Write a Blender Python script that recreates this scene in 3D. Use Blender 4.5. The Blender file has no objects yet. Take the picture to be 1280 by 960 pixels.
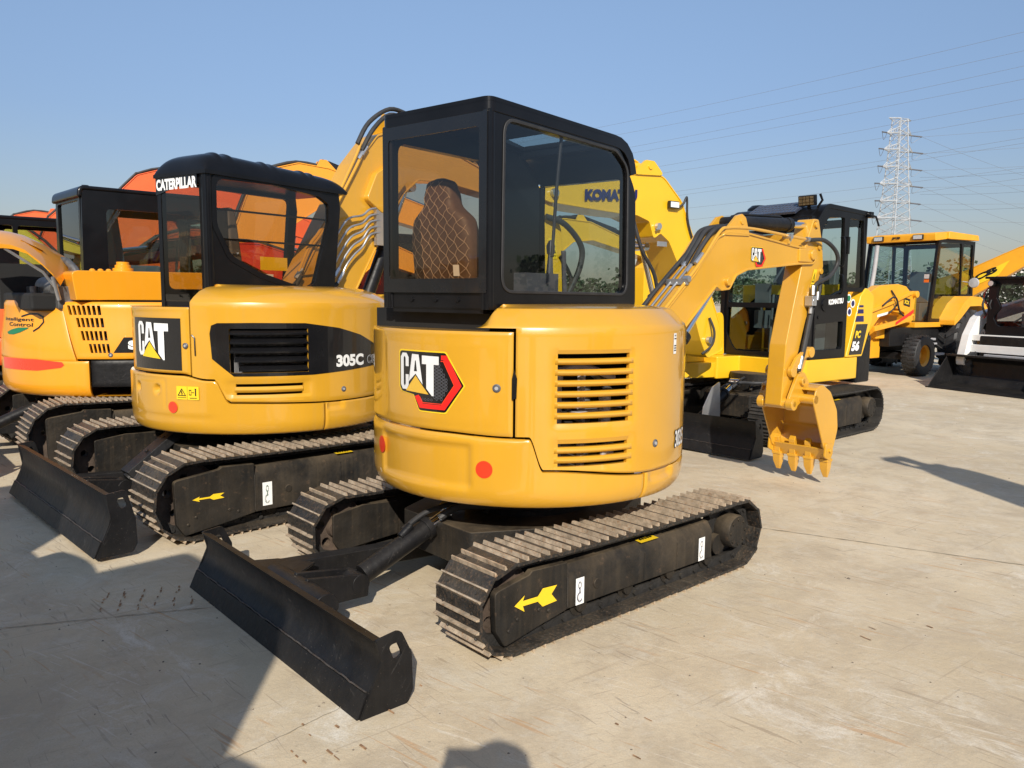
import bpy, bmesh, math, random
from mathutils import Vector, Matrix
from mathutils.geometry import tessellate_polygon
from math import radians as R, sin, cos, pi, sqrt, atan2, hypot
random.seed(7)
SC = bpy.context.scene
COL = SC.collection
# ------------------------------------------------------------------ camera
cam = bpy.data.cameras.new('camera'); camo = bpy.data.objects.new('camera', cam); COL.objects.link(camo)
cam.sensor_width = 36; cam.lens = 27.6; cam.clip_start = .02; cam.clip_end = 6000
camo.matrix_world = Matrix.Translation((0, 0, 1.572)) @ Matrix.Rotation(pi/2-.1117, 4, 'X') @ Matrix.Rotation(.0093, 4, 'Z')
SC.camera = camo
SC.render.resolution_x = 1024; SC.render.resolution_y = 768
# ------------------------------------------------------------------ light
SUN_EL, SUN_AZ = R(31), R(-86.5)          # direction towards the sun, azimuth counter-clockwise from +X
w = bpy.data.worlds.new('World'); SC.world = w; w.use_nodes = True
nt = w.node_tree; nt.nodes.clear()
sky = nt.nodes.new('ShaderNodeTexSky'); sky.sky_type = 'NISHITA'; sky.sun_disc = False
sky.sun_elevation = SUN_EL; sky.sun_rotation = R(90)-SUN_AZ
sky.air_density = 1.35; sky.dust_density = .5; sky.ozone_density = 3.2; sky.altitude = 0
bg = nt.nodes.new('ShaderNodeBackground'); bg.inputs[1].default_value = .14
# the blue of this hazy morning sky is flatter and greyer than the model's: dimmed near the horizon; brighter, less blue overhead, out of frame, to fill the shade
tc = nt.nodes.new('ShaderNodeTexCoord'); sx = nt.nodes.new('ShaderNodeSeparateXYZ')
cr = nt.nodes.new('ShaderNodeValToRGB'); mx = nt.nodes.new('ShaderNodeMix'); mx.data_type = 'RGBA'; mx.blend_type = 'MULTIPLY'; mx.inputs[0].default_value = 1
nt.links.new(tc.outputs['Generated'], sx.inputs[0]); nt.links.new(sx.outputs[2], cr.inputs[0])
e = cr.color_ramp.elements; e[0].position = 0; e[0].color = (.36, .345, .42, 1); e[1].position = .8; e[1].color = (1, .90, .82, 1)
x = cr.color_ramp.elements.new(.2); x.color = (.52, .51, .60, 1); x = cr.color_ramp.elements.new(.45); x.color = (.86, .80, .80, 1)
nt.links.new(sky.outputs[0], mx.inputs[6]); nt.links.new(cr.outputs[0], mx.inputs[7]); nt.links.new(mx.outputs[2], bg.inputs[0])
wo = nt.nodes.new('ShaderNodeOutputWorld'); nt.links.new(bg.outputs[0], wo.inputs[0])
sl = bpy.data.lights.new('sun', 'SUN'); sl.energy = 4.6; sl.angle = R(.5); sl.color = (1, .93, .82)
slo = bpy.data.objects.new('sun', sl); COL.objects.link(slo)
sd = Vector((cos(SUN_EL)*cos(SUN_AZ), cos(SUN_EL)*sin(SUN_AZ), sin(SUN_EL)))
slo.rotation_euler = sd.to_track_quat('Z', 'Y').to_euler(); slo.location = sd*50
SC.view_settings.view_transform = 'Standard'; SC.view_settings.look = 'None'; SC.view_settings.exposure = .33; SC.view_settings.gamma = 1
SC.cycles.transparent_max_bounces = 24; SC.cycles.max_bounces = 8

# ------------------------------------------------------------------ materials
def N(t, ty, **k):
    n = t.nodes.new(ty)
    for a, b in k.items(): setattr(n, a, b)
    return n
def mat(name, col, rough=.5, metal=0, coat=0, var=.08, nscale=6, dust=0, dustcol=(.32, .26, .18), streak=0, bump=0, spec=.5, rust=0, rustcol=(.16, .07, .03), bscale=60, scuff=0):
    m = bpy.data.materials.new(name); m.use_nodes = True; t = m.node_tree; b = t.nodes['Principled BSDF']
    b.inputs['Metallic'].default_value = metal; b.inputs['Coat Weight'].default_value = coat; b.inputs['Coat Roughness'].default_value = .05
    b.inputs['Specular IOR Level'].default_value = spec
    tc = N(t, 'ShaderNodeTexCoord'); L = t.links.new
    n1 = N(t, 'ShaderNodeTexNoise'); n1.inputs['Scale'].default_value = nscale; n1.inputs['Detail'].default_value = 6; L(tc.outputs['Object'], n1.inputs[0])
    def mixc(f, a, bb, fac=None):
        x = N(t, 'ShaderNodeMix', data_type='RGBA')
        if isinstance(f, (int, float)): x.inputs[0].default_value = f
        else: L(f, x.inputs[0])
        for i, c in ((6, a), (7, bb)):
            if isinstance(c, tuple): x.inputs[i].default_value = (*c[:3], 1)
            else: L(c, x.inputs[i])
        return x.outputs[2]
    def ramp(s, a, bb, c0=0, c1=1):
        r = N(t, 'ShaderNodeMapRange'); L(s, r.inputs[0]); r.inputs[1].default_value = a; r.inputs[2].default_value = bb; r.inputs[3].default_value = c0; r.inputs[4].default_value = c1
        return r.outputs[0]
    c = mixc(ramp(n1.outputs[0], .3, .7), tuple(v*(1-var) for v in col), tuple(min(1, v*(1+var)) for v in col))
    if rust:
        n3 = N(t, 'ShaderNodeTexNoise'); n3.inputs['Scale'].default_value = nscale*2.3; n3.inputs['Detail'].default_value = 9; n3.inputs['Roughness'].default_value = .7; L(tc.outputs['Object'], n3.inputs[0])
        c = mixc(ramp(n3.outputs[0], .62-rust*.25, .72-rust*.15, 0, .9), c, rustcol)
    if streak:
        mp = N(t, 'ShaderNodeMapping'); mp.inputs['Scale'].default_value = (34, 34, 1.6); L(tc.outputs['Object'], mp.inputs[0])
        n4 = N(t, 'ShaderNodeTexNoise'); n4.inputs['Scale'].default_value = 1; n4.inputs['Detail'].default_value = 4; L(mp.outputs[0], n4.inputs[0])
        c = mixc(ramp(n4.outputs[0], .5, .85, 0, streak), c, dustcol)
    if scuff:
        mp = N(t, 'ShaderNodeMapping', vector_type='TEXTURE'); mp.inputs['Rotation'].default_value = (.3, .9, .5); mp.inputs['Scale'].default_value = (1/9, 1/9, 1/120); L(tc.outputs['Object'], mp.inputs[0])
        n6 = N(t, 'ShaderNodeTexNoise'); n6.inputs['Scale'].default_value = 1; n6.inputs['Detail'].default_value = 3; L(mp.outputs[0], n6.inputs[0])
        n7 = N(t, 'ShaderNodeTexNoise'); n7.inputs['Scale'].default_value = 130; n7.inputs['Detail'].default_value = 2; L(tc.outputs['Object'], n7.inputs[0])
        c = mixc(ramp(n6.outputs[0], .66, .74, 0, scuff*.5), c, (.10, .095, .09)); c = mixc(ramp(n7.outputs[0], .70, .76, 0, scuff), c, (.16, .14, .12))
    if dust:
        n2 = N(t, 'ShaderNodeTexNoise'); n2.inputs['Scale'].default_value = 3.1; n2.inputs['Detail'].default_value = 10; n2.inputs['Roughness'].default_value = .65; L(tc.outputs['Object'], n2.inputs[0])
        g = N(t, 'ShaderNodeNewGeometry'); s = N(t, 'ShaderNodeSeparateXYZ'); L(g.outputs['Normal'], s.inputs[0])
        up = ramp(s.outputs[2], 0, 1, .16, 1)
        mu = N(t, 'ShaderNodeMath', operation='MULTIPLY'); L(up, mu.inputs[0]); L(ramp(n2.outputs[0], .35, .75, 0, dust), mu.inputs[1])
        c = mixc(mu.outputs[0], c, dustcol)
        L(ramp(mu.outputs[0], 0, .6, rough, min(1, rough+.35)), b.inputs['Roughness'])
    else:
        L(ramp(n1.outputs[0], .3, .7, rough*.85, min(1, rough*1.15)), b.inputs['Roughness'])
    L(c, b.inputs['Base Color'])
    if bump:
        n5 = N(t, 'ShaderNodeTexNoise'); n5.inputs['Scale'].default_value = bscale; n5.inputs['Detail'].default_value = 8; L(tc.outputs['Object'], n5.inputs[0])
        bp = N(t, 'ShaderNodeBump'); bp.inputs['Strength'].default_value = bump; bp.inputs['Distance'].default_value = .01; L(n5.outputs[0], bp.inputs['Height']); L(bp.outputs[0], b.inputs['Normal'])
    return m
def glass(name, tint, refl=1.0):
    m = bpy.data.materials.new(name); m.use_nodes = True; t = m.node_tree; t.nodes.clear(); L = t.links.new
    tr = N(t, 'ShaderNodeBsdfTransparent'); tr.inputs[0].default_value = (*tint, 1)
    gl = N(t, 'ShaderNodeBsdfGlossy'); gl.inputs['Roughness'].default_value = .015; gl.inputs[0].default_value = (refl, refl, refl, 1)
    ge = N(t, 'ShaderNodeNewGeometry'); dt = N(t, 'ShaderNodeVectorMath', operation='DOT_PRODUCT'); L(ge.outputs['Normal'], dt.inputs[0]); L(ge.outputs['Incoming'], dt.inputs[1])
    def mth(op, a, b):
        q = N(t, 'ShaderNodeMath', operation=op)
        for i, v in enumerate((a, b)):
            if v is None: continue
            if isinstance(v, (int, float)): q.inputs[i].default_value = v
            else: L(v, q.inputs[i])
        return q.outputs[0]
    # Schlick reflectance of both faces of the pane
    fr = mth('ADD', mth('MULTIPLY', mth('POWER', mth('SUBTRACT', 1, mth('ABSOLUTE', dt.outputs['Value'], None)), 5), .9), .06)
    mi = N(t, 'ShaderNodeMixShader'); L(fr, mi.inputs[0]); L(tr.outputs[0], mi.inputs[1]); L(gl.outputs[0], mi.inputs[2])
    o = N(t, 'ShaderNodeOutputMaterial'); L(mi.outputs[0], o.inputs[0]); return m
YEL = mat('ochre_paint', (.59, .302, .021), .28, coat=.9, var=.06, nscale=2.2, dust=.05, streak=.13, scuff=.06, dustcol=(.42, .29, .13), bump=.03, bscale=9)
YEL2 = mat('orange_yellow_paint', (.74, .30, .010), .36, coat=.6, var=.03, nscale=3, dust=.05, streak=.06, dustcol=(.55, .38, .18))
KYEL = mat('bright_yellow_paint', (.76, .44, .012), .34, coat=.6, var=.03, nscale=3, dust=.1, dustcol=(.6, .45, .18))
JYEL = mat('warm_yellow_paint', (.78, .36, .015), .4, coat=.2, var=.06, nscale=4, dust=.25)
GRN = mat('lime_yellow_paint', (.50, .42, .02), .45, var=.08, dust=.25)
ORA = mat('orange_paint', (.70, .10, .012), .42, coat=.2, var=.06, dust=.15, dustcol=(.5, .25, .12))
REDM = mat('red_paint', (.55, .04, .02), .4, coat=.2, var=.06)
BLK = mat('gloss_black_paint', (.006, .006, .007), .28, coat=.14, var=.2, spec=.2, dust=.03, dustcol=(.10, .09, .08), bump=.04, bscale=12)
BLM = mat('satin_black_paint', (.008, .008, .009), .42, coat=.0, var=.3, nscale=9, dust=.22, streak=.06, spec=.25, dustcol=(.10, .085, .065), bump=.35, bscale=18, scuff=.5)
UND = mat('dusty_black_steel', (.010, .010, .010), .5, var=.3, nscale=9, dust=.9, streak=.13, spec=.25, dustcol=(.17, .125, .075), bump=.35, bscale=40, rust=.12, rustcol=(.07, .045, .03))
SHO = mat('worn_track_steel', (.022, .022, .022), .4, metal=.3, var=.5, nscale=26, dust=.5, dustcol=(.22, .17, .11), rust=.42, rustcol=(.13, .085, .055), bump=.6, bscale=70)
GRO = mat('polished_grouser_steel', (.48, .385, .28), .42, metal=.35, var=.35, nscale=22, dust=.4, dustcol=(.42, .33, .23), rust=.35, rustcol=(.34, .18, .09), bump=.3, bscale=60)
SHD = mat('dark_track_steel', (.03, .029, .028), .45, metal=.3, var=.3, nscale=20, dust=.55, dustcol=(.13, .105, .075), bump=.4, bscale=70)
RUS = mat('rusty_steel', (.065, .045, .033), .7, var=.4, nscale=14, dust=.5, dustcol=(.2, .14, .08), bump=.3)
DRK = mat('matte_dark_interior', (.006, .006, .006), .8, var=.3)
ENG = mat('engine_metal', (.12, .12, .12), .45, metal=.4, var=.5, nscale=15)
RUB = mat('black_rubber', (.02, .02, .021), .55, var=.3, nscale=12, dust=.3, dustcol=(.12, .11, .1))
CHR = mat('chromed_steel', (.75, .76, .78), .12, metal=1, var=.04)
ZNC = mat('zinc_fitting', (.5, .5, .5), .35, metal=.8, var=.15)
WHT = mat('white_vinyl', (.78, .78, .76), .4, var=.03)
WHP = mat('white_paint', (.74, .73, .70), .35, coat=.2, var=.05, dust=.2)
BKV = mat('black_vinyl', (.008, .008, .009), .25, coat=.4, var=.1)
REDV = mat('red_vinyl', (.75, .02, .015), .35, var=.05)
REFL = mat('red_reflector', (.80, .045, .015), .3, coat=.4, var=.04)
YLV = mat('yellow_vinyl', (.82, .55, .02), .4, var=.04)
GLD = mat('gold_vinyl', (.70, .42, .05), .35, var=.1)
NAVY = mat('navy_vinyl', (.015, .015, .09), .4, var=.05)
GREY = mat('grey_plastic', (.10, .10, .11), .5, var=.1)
LGREY = mat('light_grey_plastic', (.35, .35, .36), .5, var=.1)
GRNV = mat('green_vinyl', (.01, .16, .07), .4, var=.05)
ORV = mat('amber_plastic', (.6, .12, .01), .3, coat=.4)
LENSD = mat('smoked_lamp_lens', (.10, .085, .06), .1, metal=.2, coat=.8, var=.5, nscale=50)
SOLAR = mat('solar_cells', (.035, .042, .065), .25, coat=.5, var=.15)
WORN = mat('scuffed_bare_steel', (.10, .09, .085), .45, metal=.5, var=.4, nscale=40, rust=.3)
LENS = mat('lamp_lens', (.55, .56, .55), .12, metal=.3, coat=.8, var=.3, nscale=60)
SILV = mat('silver_vinyl', (.72, .72, .71), .25, metal=.0, coat=.5, var=.08, nscale=8)
GAL = mat('galvanised_steel', (.44, .46, .48), .5, metal=.1, var=.12, nscale=2)
WIRE = mat('power_line_cable', (.16, .17, .19), .6, var=.05)
GL_M = glass('tinted_glass', (.68, .70, .70), 1.2)
GL_B = glass('brown_tinted_glass', (.74, .62, .48), 1.1)
GL_C = glass('clear_green_glass', (.62, .74, .72), 1.3)
GL_D = glass('dark_glass', (.22, .24, .25), 1.1)
MIR = mat('mirror_glass', (.8, .8, .8), .05, metal=1, var=.02)

# ------------------------------------------------------------------ geometry helpers
def T3(x=0, y=0, z=0, yaw=0): return Matrix.Translation((x, y, z)) @ Matrix.Rotation(R(yaw), 4, 'Z')
# these meshes are linked as one object per separate piece
SPLIT = {k: v for k, v in [q.split('=') for q in ('hydraulic_hose=hose hydraulic_pipe=hydraulic_line end_plate=blade_end_plate track_roller=roller pipe_fittings=pipe_fitting control_levers=control_lever '
         'grab_rail=handrail bolts=bolt pins=pin pin_bolts=pin_bolt cover_bolts=cover_bolt grease_fitting=grease_nipple step=foot_step cross_member=cross_bar side_window=side_pane windscreen=windscreen_pane '
         'cab_window=window_pane coolant_pipes=coolant_pipe insulator_string=insulator grille_louvre=louvre arm_linkage=link_arm').split()]}
class G:
    """collects faces; obj() links them as one mesh object"""
    def __init__(s): s.v = []; s.f = []; s.m = []; s.cur = 0
    def add(s, vs, fs, M=None):
        o = len(s.v)
        s.v += [tuple(M @ Vector(p)) for p in vs] if M else [tuple(p) for p in vs]
        for f in fs: s.f.append([o+i for i in f]); s.m.append(s.cur)
        return s
    def box(s, x0, x1, y0, y1, z0, z1, M=None):
        return s.add([(x, y, z) for x in (x0, x1) for y in (y0, y1) for z in (z0, z1)],
                     [(0, 1, 3, 2), (4, 6, 7, 5), (0, 4, 5, 1), (2, 3, 7, 6), (0, 2, 6, 4), (1, 5, 7, 3)], M)
    def cb(s, c, d, M=None): return s.box(c[0]-d[0]/2, c[0]+d[0]/2, c[1]-d[1]/2, c[1]+d[1]/2, c[2]-d[2]/2, c[2]+d[2]/2, M)
    def prism(s, poly, y0, y1, M=None, ax='y'):
        """polygon in (x,z) extruded along y (or (x,y) along z / (y,z) along x)"""
        k = {'y': lambda a, b, c: (a, c, b), 'z': lambda a, b, c: (a, b, c), 'x': lambda a, b, c: (c, a, b)}[ax]
        n = len(poly); vs = [k(a, b, y0) for a, b in poly]+[k(a, b, y1) for a, b in poly]
        fs = [list(range(n)), list(range(2*n-1, n-1, -1))]+[[i, n+i, n+(i+1) % n, (i+1) % n] for i in range(n)]
        return s.add(vs, fs, M)
    def plate(s, outer, holes, t0, t1, fn):
        """flat plate with holes; 2-D loops mapped to 3-D by fn(u,v,t)"""
        bm = bmesh.new(); loops = [outer]+list(holes); allv = []
        for lp in loops:
            vs = [bm.verts.new((a, b, 0)) for a, b in lp]; allv.append(vs)
            for i in range(len(vs)): bm.edges.new((vs[i], vs[(i+1) % len(vs)]))
        bmesh.ops.triangle_fill(bm, edges=bm.edges[:], use_beauty=True)
        bm.verts.index_update(); n = len(bm.verts); co = [v.co.copy() for v in bm.verts]
        fs = [[v.index for v in f.verts] for f in bm.faces]
        vs = [fn(c.x, c.y, t0) for c in co]+[fn(c.x, c.y, t1) for c in co]
        F = fs+[[n+i for i in reversed(f)] for f in fs]; k = 0
        for lp in loops:
            m = len(lp)
            for i in range(m): a, b = k+i, k+(i+1) % m; F.append([a, b, n+b, n+a])
            k += m
        bm.free(); return s.add(vs, F)
    def cyl(s, p0, p1, r, r1=None, n=20, M=None):
        p0, p1 = Vector(p0), Vector(p1); r1 = r if r1 is None else r1
        q = (p1-p0).to_track_quat('Z', 'Y').to_matrix(); vs = []
        for p, rr in ((p0, r), (p1, r1)):
            for i in range(n): vs.append(p+q @ Vector((rr*cos(2*pi*i/n), rr*sin(2*pi*i/n), 0)))
        return s.add(vs, [[i, (i+1) % n, n+(i+1) % n, n+i] for i in range(n)]+[list(range(n-1, -1, -1)), list(range(n, 2*n))], M)
    def tube(s, pts, r, n=10, M=None, smooth=0):
        P = [Vector(p) for p in pts]
        if smooth:
            Q = []
            for i in range(len(P)-1):
                p0, p1, p2, p3 = P[max(i-1, 0)], P[i], P[i+1], P[min(i+2, len(P)-1)]
                for k in range(smooth):
                    t = k/smooth; Q.append(.5*((2*p1)+(p2-p0)*t+(2*p0-5*p1+4*p2-p3)*t*t+(3*p1-p0-3*p2+p3)*t**3))
            P = Q+[P[-1]]
        vs = []; up = None
        for i, p in enumerate(P):
            d = (P[min(i+1, len(P)-1)]-P[max(i-1, 0)]).normalized()
            if up is None: up = d.orthogonal().normalized()
            up = (up-d*up.dot(d)); up = up.normalized() if up.length > 1e-6 else d.orthogonal().normalized(); sd_ = d.cross(up)
            for k in range(n): vs.append(p+r*(cos(2*pi*k/n)*up+sin(2*pi*k/n)*sd_))
        fs = [[i*n+k, i*n+(k+1) % n, (i+1)*n+(k+1) % n, (i+1)*n+k] for i in range(len(P)-1) for k in range(n)]
        fs += [list(range(n-1, -1, -1)), [(len(P)-1)*n+k for k in range(n)]]
        return s.add(vs, fs, M)
    def lathe(s, prof, c, axis, n=28, M=None, caps=True):
        """profile [(r, h)] turned about axis through c"""
        q = Vector(axis).to_track_quat('Z', 'Y').to_matrix(); c = Vector(c); vs = []
        for r, h in prof:
            for i in range(n): vs.append(c+q @ Vector((r*cos(2*pi*i/n), r*sin(2*pi*i/n), h)))
        fs = [[j*n+i, j*n+(i+1) % n, (j+1)*n+(i+1) % n, (j+1)*n+i] for j in range(len(prof)-1) for i in range(n)]
        if caps and prof[0][0] > 1e-4: fs.append(list(range(n-1, -1, -1)))
        if caps and prof[-1][0] > 1e-4: fs.append([(len(prof)-1)*n+i for i in range(n)])
        return s.add(vs, fs, M)
    def strip(s, pts, th, y0, y1, M=None, closed=False):
        """thick band following an (x,z) polyline, spanning y0..y1"""
        n = len(pts); up, dn = [], []
        for i, p in enumerate(pts):
            a = pts[(i-1) % n] if closed or i else pts[i]; b = pts[(i+1) % n] if closed or i < n-1 else pts[i]
            dx, dz = b[0]-a[0], b[1]-a[1]; l = hypot(dx, dz) or 1
            up.append((p[0]-dz/l*th/2, p[1]+dx/l*th/2)); dn.append((p[0]+dz/l*th/2, p[1]-dx/l*th/2))
        rng = range(n) if closed else range(n-1)
        vs = [(a, y, b) for a, b in up for y in (y0, y1)]+[(a, y, b) for a, b in dn for y in (y0, y1)]; fs = []
        for i in rng:
            j = (i+1) % n; a0, a1, b0, b1 = 2*i, 2*i+1, 2*j, 2*j+1; o = 2*n
            fs += [[a0, a1, b1, b0], [o+a0, o+b0, o+b1, o+a1], [a0, b0, o+b0, o+a0], [a1, o+a1, o+b1, b1]]
        if not closed: fs += [[0, 2*n, 2*n+1, 1], [2*n-2, 2*n-1, 4*n-1, 4*n-2]]
        return s.add(vs, fs, M)
    def islands(s):
        p = list(range(len(s.v)))
        def fd(i):
            while p[i] != i: p[i] = p[p[i]]; i = p[i]
            return i
        for f in s.f:
            a = fd(f[0])
            for i in f[1:]: p[fd(i)] = a
        out = {}
        for f, m in zip(s.f, s.m):
            k = fd(f[0]); g, mp = out.setdefault(k, (G(), {}))
            for i in f:
                if i not in mp: mp[i] = len(g.v); g.v.append(s.v[i])
            g.f.append([mp[i] for i in f]); g.m.append(m)
        return [g for g, _ in out.values()]
    def obj(s, name, mats, parent=None, T=None, bevel=0, ang=35, flat=False, seg=2, norm=True):
        if name in SPLIT:
            I = s.islands(); n2 = SPLIT[name]
            if len(I) > 1: return [g.obj(n2, mats, parent, T, bevel, ang, flat, seg, norm) for g in I][0]
            name = n2
        me = bpy.data.meshes.new(name); vs = [tuple(T @ Vector(p)) for p in s.v] if T else s.v
        me.from_pydata(vs, [], s.f)
        mats = mats if isinstance(mats, (list, tuple)) else [mats]
        for m in mats: me.materials.append(m)
        me.polygons.foreach_set('material_index', s.m)
        if norm:
            bm = bmesh.new(); bm.from_mesh(me); bmesh.ops.recalc_face_normals(bm, faces=bm.faces[:]); bm.to_mesh(me); bm.free()
        if not flat:
            me.polygons.foreach_set('use_smooth', [True]*len(me.polygons)); me.set_sharp_from_angle(angle=R(ang))
        me.update()
        o = bpy.data.objects.new(name, me); COL.objects.link(o)
        if parent: o.parent = parent
        if bevel:
            b = o.modifiers.new('bevel', 'BEVEL'); b.width = bevel; b.segments = seg; b.limit_method = 'ANGLE'; b.angle_limit = R(32); b.use_clamp_overlap = True; b.harden_normals = True
        return o
def rpoly(pts, r, n=5):
    """round the corners of a polygon; r is a number or a list"""
    out = []; m = len(pts)
    for i, p in enumerate(pts):
        rr = r[i] if isinstance(r, (list, tuple)) else r
        a, b = Vector(pts[i-1]), Vector(pts[(i+1) % m]); p = Vector(p)
        if rr <= 0: out.append(tuple(p)); continue
        u, v = (a-p), (b-p); la, lb = u.length, v.length; u.normalize(); v.normalize()
        half = u.angle(v)/2; d = min(rr/math.tan(half), la*.49, lb*.49)
        p0, p1 = p+u*d, p+v*d
        for k in range(n+1):
            t = k/n; out.append(tuple((1-t)**2*p0+2*t*(1-t)*p+t*t*p1))
    return out
def rect(x0, x1, z0, z1, r=0, n=5):
    q = [(x0, z0), (x1, z0), (x1, z1), (x0, z1)]; return rpoly(q, r, n) if r else q
def circ(cx, cz, r, n=20): return [(cx+r*cos(2*pi*i/n), cz+r*sin(2*pi*i/n)) for i in range(n)]
def thing(name, label, cat, M, group=None, kind=None):
    o = bpy.data.objects.new(name, None); COL.objects.link(o); o.matrix_world = M; o.empty_display_size = .3
    o['label'] = label; o['category'] = cat
    if group: o['group'] = group
    if kind: o['kind'] = kind
    return o
def tag(o, label, cat, group=None, kind=None):
    o['label'] = label; o['category'] = cat
    if group: o['group'] = group
    if kind: o['kind'] = kind
    return o
# text and flat decals -------------------------------------------------------
def text_polys(s, bold=0, sx=1):
    cu = bpy.data.curves.new('t', 'FONT'); cu.body = s; cu.size = 1; cu.offset = bold; cu.resolution_u = 4; cu.align_x = 'LEFT'
    o = bpy.data.objects.new('t', cu); COL.objects.link(o); dg = bpy.context.evaluated_depsgraph_get(); dg.update()
    me = bpy.data.meshes.new_from_object(o.evaluated_get(dg)); vs = [(v.co.x*sx, v.co.y) for v in me.vertices]; fs = [list(p.vertices) for p in me.polygons]
    bpy.data.objects.remove(o); bpy.data.curves.remove(cu); bpy.data.meshes.remove(me)
    mnx = min(v[0] for v in vs); mxx = max(v[0] for v in vs); mny = min(v[1] for v in vs); mxy = max(v[1] for v in vs)
    return [((a-mnx)/(mxx-mnx), (b-mny)/(mxy-mny)) for a, b in vs], fs
def decal(name, m, parent, fn, polys=(), text=None, box=(0, 1, 0, 1), bold=.02, cut=.03, T=None, off=.002, g=None):
    """polys: list of polygons (or (polygon, holes)) in 2-D; text fills box (u0,u1,v0,v1); fn(u,v,off) -> point"""
    bm = bmesh.new()
    if text:
        vs, fs = text_polys(text, bold); u0, u1, v0, v1 = box
        bv = [bm.verts.new((u0+a*(u1-u0), v0+b*(v1-v0), 0)) for a, b in vs]
        for f in fs:
            try: bm.faces.new([bv[i] for i in f])
            except ValueError: pass
    for p in polys:
        holes = []
        if isinstance(p, tuple) and isinstance(p[0], list): p, holes = p
        loops = [[Vector((a, b, 0)) for a, b in lp] for lp in [p]+holes]; q = [bm.verts.new(c) for lp in loops for c in lp]
        for f in tessellate_polygon(loops):
            try: bm.faces.new([q[i] for i in f])
            except ValueError: pass
    bm.normal_update(); bmesh.ops.triangulate(bm, faces=bm.faces[:])
    if cut:
        xs = [v.co.x for v in bm.verts]; a, b = min(xs), max(xs); k = int((b-a)/cut)
        for i in range(1, k+1):
            bmesh.ops.bisect_plane(bm, geom=bm.verts[:]+bm.edges[:]+bm.faces[:], plane_co=(a+(b-a)*i/(k+1), 0, 0), plane_no=(1, 0, 0))
    bm.verts.index_update()
    vs = [fn(v.co.x, v.co.y, off) for v in bm.verts]; fs = [[v.index for v in f.verts] for f in bm.faces]; bm.free()
    if g is not None: g.add(vs, fs); return g
    return G().add(vs, fs).obj(name, m, parent, T, flat=True, norm=False)
def ringp(pts, k):
    """outline with the same outline shrunk by k as a hole"""
    cx, cy = sum(p[0] for p in pts)/len(pts), sum(p[1] for p in pts)/len(pts); return (list(pts), [[(cx+(a-cx)*k, cy+(b-cy)*k) for a, b in pts]])
def thick(pts, w):
    """2-D polyline turned into a polygon of width w"""
    n = len(pts); up, dn = [], []
    for i, p in enumerate(pts):
        ps = []
        for a, b in ((i-1, i), (i, i+1)):
            if 0 <= a and b < n:
                dx, dy = pts[b][0]-pts[a][0], pts[b][1]-pts[a][1]; l = hypot(dx, dy) or 1; ps.append((-dy/l, dx/l))
        nx, ny = sum(q[0] for q in ps)/len(ps), sum(q[1] for q in ps)/len(ps); l2 = nx*nx+ny*ny or 1
        up.append((p[0]+nx/l2*w/2, p[1]+ny/l2*w/2)); dn.append((p[0]-nx/l2*w/2, p[1]-ny/l2*w/2))
    return up+dn[::-1]
# curved walls ----------------------------------------------------------------
class Ring:
    """wall standing on a closed or open plan curve; s is the angle in degrees (circle) or metres (path)"""
    def __init__(s, r=None, pts=None, c=(0, 0)):
        s.r = r; s.c = c
        if pts:
            s.p = [Vector(q) for q in pts]; s.l = [0]
            for a, b in zip(s.p, s.p[1:]): s.l.append(s.l[-1]+(b-a).length)
    def at(s, a, off=0):
        if s.r:
            t = R(a); return Vector((s.c[0]+(s.r+off)*cos(t), s.c[1]+(s.r+off)*sin(t)))
        a = max(0, min(s.l[-1]-1e-6, a)); i = 0
        while s.l[i+1] < a: i += 1
        def nr(k):
            d = s.p[min(k+1, len(s.p)-1)]-s.p[max(k-1, 0)]; d.normalize(); return Vector((d.y, -d.x))
        t = (a-s.l[i])/(s.l[i+1]-s.l[i]); n = (nr(i)*(1-t)+nr(i+1)*t).normalized()
        return s.p[i].lerp(s.p[i+1], t)+n*off
    def step(s, m): return math.degrees(m/s.r) if s.r else m
def sm(a, b, x):
    t = max(0, min(1, (x-a)/(b-a))); return t*t*(3-2*t)
def inrect(s, z, s0, s1, z0, z1, es, ez):
    return sm(s0-es, s0+es, s)*(1-sm(s1-es, s1+es, s))*sm(z0-ez, z0+ez, z)*(1-sm(z1-ez, z1+ez, z))
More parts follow.
